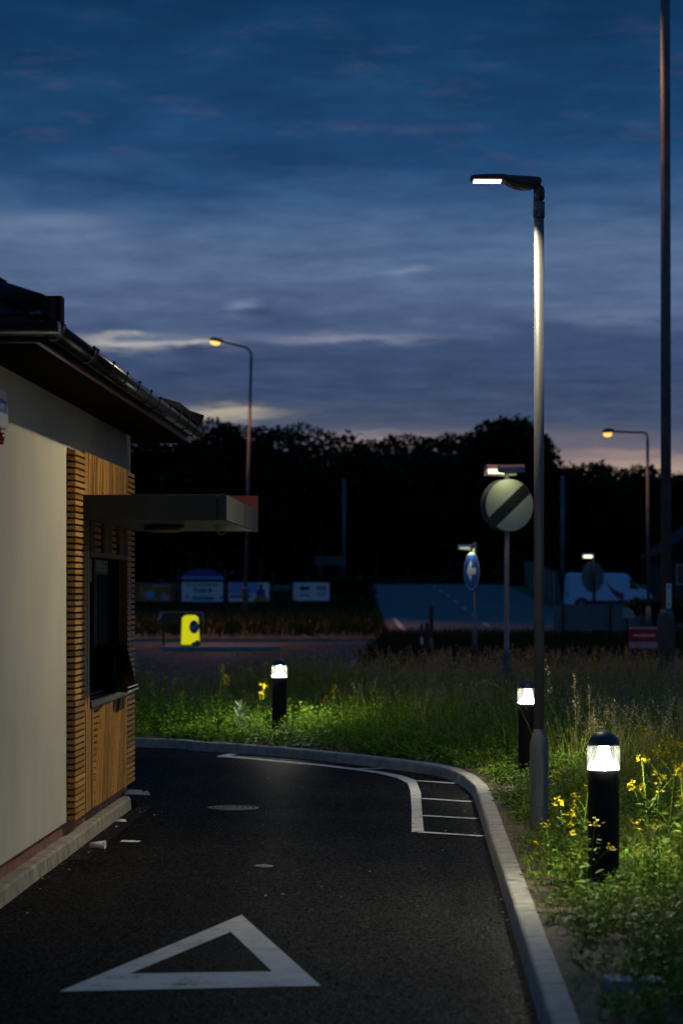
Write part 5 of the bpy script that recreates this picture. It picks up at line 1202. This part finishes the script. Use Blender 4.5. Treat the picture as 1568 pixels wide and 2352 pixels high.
for i, (px, py) in enumerate(tree_shape):
    D = 172 + 10 * tr_rng.uniform(0, 1); p = at(px, py, D); g = terrain(p.x, D); H_ = p.z - g
    wr = 2.3 + 0.8 * tr_rng.uniform(0, 1)
    r = thing('ridge_tree', (p.x, D, g), 'dark tree in the row along the ridge under the dusk sky', 'tree', 'dark trees along the ridge')
    b = MB(); b.tube([(p.x, D, g - 0.2), (p.x + 0.1, D, g + H_ * 0.4), (p.x, D, g + H_ * 0.8)], [0.25, 0.18, 0.06], 8)
    for k in range(4):
        a = k * 1.7 + i; z_ = g + H_ * (0.35 + 0.1 * k); b.tube([(p.x, D, z_), (p.x + 1.1 * math.cos(a), D + 1.1 * math.sin(a), z_ + 1.1)], [0.09, 0.03], 6)
    b.build('trunk', M['bark'], r)
    F1 = crown_faces((p.x, D, g + H_ * 0.53), wr, wr, H_ * 0.47, 4200, 0.50, tr_rng, 16)
    pts = np.stack([np.full(260, p.x) + tr_rng.normal(0, 0.45 * wr, 260), np.full(260, D), np.zeros(260)], 1); pts[:, 2] = p.z - np.abs(tr_rng.normal(0, 0.5, 260)) - 0.3 * np.abs(pts[:, 0] - p.x)
    F2 = leaves(pts, tr_rng.uniform(0, 6.28, 260), tr_rng.uniform(0, 1.3, 260), np.full(260, 0.35), np.full(260, 0.2))
    quads('crown', np.concatenate([F1, F2]), M['tree_leaf'], r)
# the big rounded tree
D = 168; p = at(1150, 966, D); g = terrain(p.x, D); r = thing('domed_tree', (p.x, D, g), 'broad dark domed tree rising highest behind the round black-barred sign', 'tree')
b = MB(); b.tube([(p.x, D, g - 0.2), (p.x, D, g + 5)], [0.4, 0.25], 10)
for k in range(7):
    a = k * 0.9; b.tube([(p.x, D, g + 4), (p.x + 2.6 * math.cos(a), D + 2 * math.sin(a), g + 8.5)], [0.15, 0.04], 6)
b.build('trunk', M['bark'], r)
fs = [crown_faces((p.x + dx, D, zc_), rx, 3, rz, n_, 0.42, tr_rng, 14) for dx, zc_, rx, rz, n_ in ((0, p.z - 4.4, 3.4, 4.4, 6500), (2.4, p.z - 5.8, 1.9, 3.6, 3000), (-2.0, p.z - 5.4, 1.6, 3.8, 2500), (1.0, g + 3.5, 4, 3.4, 3500))]
cz_ = at(0, 1078, D).z; fs.append(crown_faces((at(1166, 0, D).x, D, cz_), 3.45 / 0.72, 4.0, (p.z - cz_) / 0.72, 9000, 0.42, tr_rng, 0))
quads('crown', np.concatenate(fs), M['tree_leaf'], r)
# undergrowth and far wood filling the ridge below the crowns
P = []
for q in range(9):
    n = 5200; xx = tr_rng.uniform(-30, 34, n); yy = np.full(n, 184.0 + q * 2.2) + tr_rng.normal(0, 0.6, n); zz = terrain(0, 185) + tr_rng.uniform(-0.5, 1, n) * np.interp(xx, [-16, -9, -3, 1, 5, 9, 13, 15.5, 19, 26], [11.2, 11.0, 10.2, 9.2, 9.6, 10.3, 10.5, 8.0, 7.4, 7.0]); P.append(np.stack([xx, yy, zz], 1))
P = np.concatenate(P); n = len(P); s_ = tr_rng.uniform(0.5, 1.1, n)
tag(quads('far_wood', leaves(P, tr_rng.uniform(0, 6.28, n), tr_rng.uniform(-0.5, 1.2, n), s_, s_ * 0.8), M['tree_leaf']), 'dense dark wood filling the ridge behind the tree row', 'wood', kind='stuff')
# hedges and bushes
def bush(px, py, D, wx, hz, label, mt, n=1500, size=0.22, name='dark_bush', cat='bush'):
    p = at(px, py, D); g = terrain(p.x, D); r = thing(name, (p.x, D, g), label, cat); H_ = p.z - g
    b = MB(); [b.tube([(p.x + q, D, g), (p.x + q * 1.4, D + 0.1, g + H_ * 0.6)], [0.05, 0.02], 6) for q in (-wx * 0.3, 0, wx * 0.3)]; b.build('stem', M['bark'], r)
    quads('foliage', crown_faces((p.x, D, g + H_ * 0.5), wx, wx * 0.6, H_ * 0.5, n, size, tr_rng, 12), mt, r)
bush(800, 1318, 122, 1.3, 1, 'dark bush hiding the left edge of the hill road', M['tree_leaf'])
bush(735, 1322, 126, 1.6, 1, 'dark bush behind the pinkish notice board', M['tree_leaf'])
bush(770, 1372, 116, 1.2, 1, 'low dark bush right of the pinkish notice board', M['hedge_leaf'])
bush(1478, 1370, 100, 1.5, 1, 'dull olive clipped bush in front of the van nose', M['hedge_leaf'])
bush(1548, 1372, 98, 1.4, 1, 'dark bush at the right edge behind the tall column', M['tree_leaf'])
bush(1215, 1310, 150, 3.0, 1, 'dark bush at the top right of the hill road', M['tree_leaf'], 2600, 0.3)
bush(930, 1326, 165, 5.0, 1, 'long dark bush closing the top of the hill road', M['tree_leaf'], 3600, 0.3)
# fence along the right side of the hill road
fc = thing('garden_fence', (11.0, 135, terrain(11, 135)), 'dim bluish board fence right of the hill road', 'fence')
b = MB()
for k in range(34):
    y = 119 + k * 0.9; x = 10.6 + 0.02 * k; z = terrain(x, y); b.box((x, y, z + 0.05), (x + 0.05, y + 0.84, z + 1.5))
b.build('board_panel', M['grey_back'], fc)
for k in range(9):
    y = 119 + k * 3.6 - 0.03; x = 10.58 + 0.08 * k; z = terrain(x, y); b = MB(); b.box((x - 0.06, y - 0.05, z), (x + 0.015, y + 0.05, z + 1.65)); b.build('post', M['post_wood'], fc)
# house at the right edge
Dh = 118; hx0 = at(1528, 0, Dh).x; g = terrain(hx0, Dh)
hs = thing('brick_house', (hx0 + 3, Dh, g), 'dark brick house with sloping roof at the right edge', 'house')
b = MB(); b.box((hx0, Dh, g), (hx0 + 6, Dh + 7, g + 2.4)); b.build('wall', M['wall_dark'], hs)
b = MB(); b.prism([(hx0 - 0.5, g + 2.4), (hx0 + 3, g + 4.9), (hx0 + 6.5, g + 2.4)], (0, Dh - 0.4, 0), (1, 0, 0), (0, 0, 1), (0, 1, 0), 7.8); b.build('roof', M['roof'], hs)
for q in (0.5, 2.0):
    b = MB(); b.box((hx0 + q, Dh - 0.02, g + 1.0), (hx0 + q + 0.8, Dh + 0.03, g + 2.0)); wq = b.build('window', M['pink_white'], hs)
    b = MB(); b.box((hx0 + q + 0.06, Dh - 0.03, g + 1.06), (hx0 + q + 0.74, Dh - 0.021, g + 1.94)); b.build('pane', M['dark_glass'], wq)
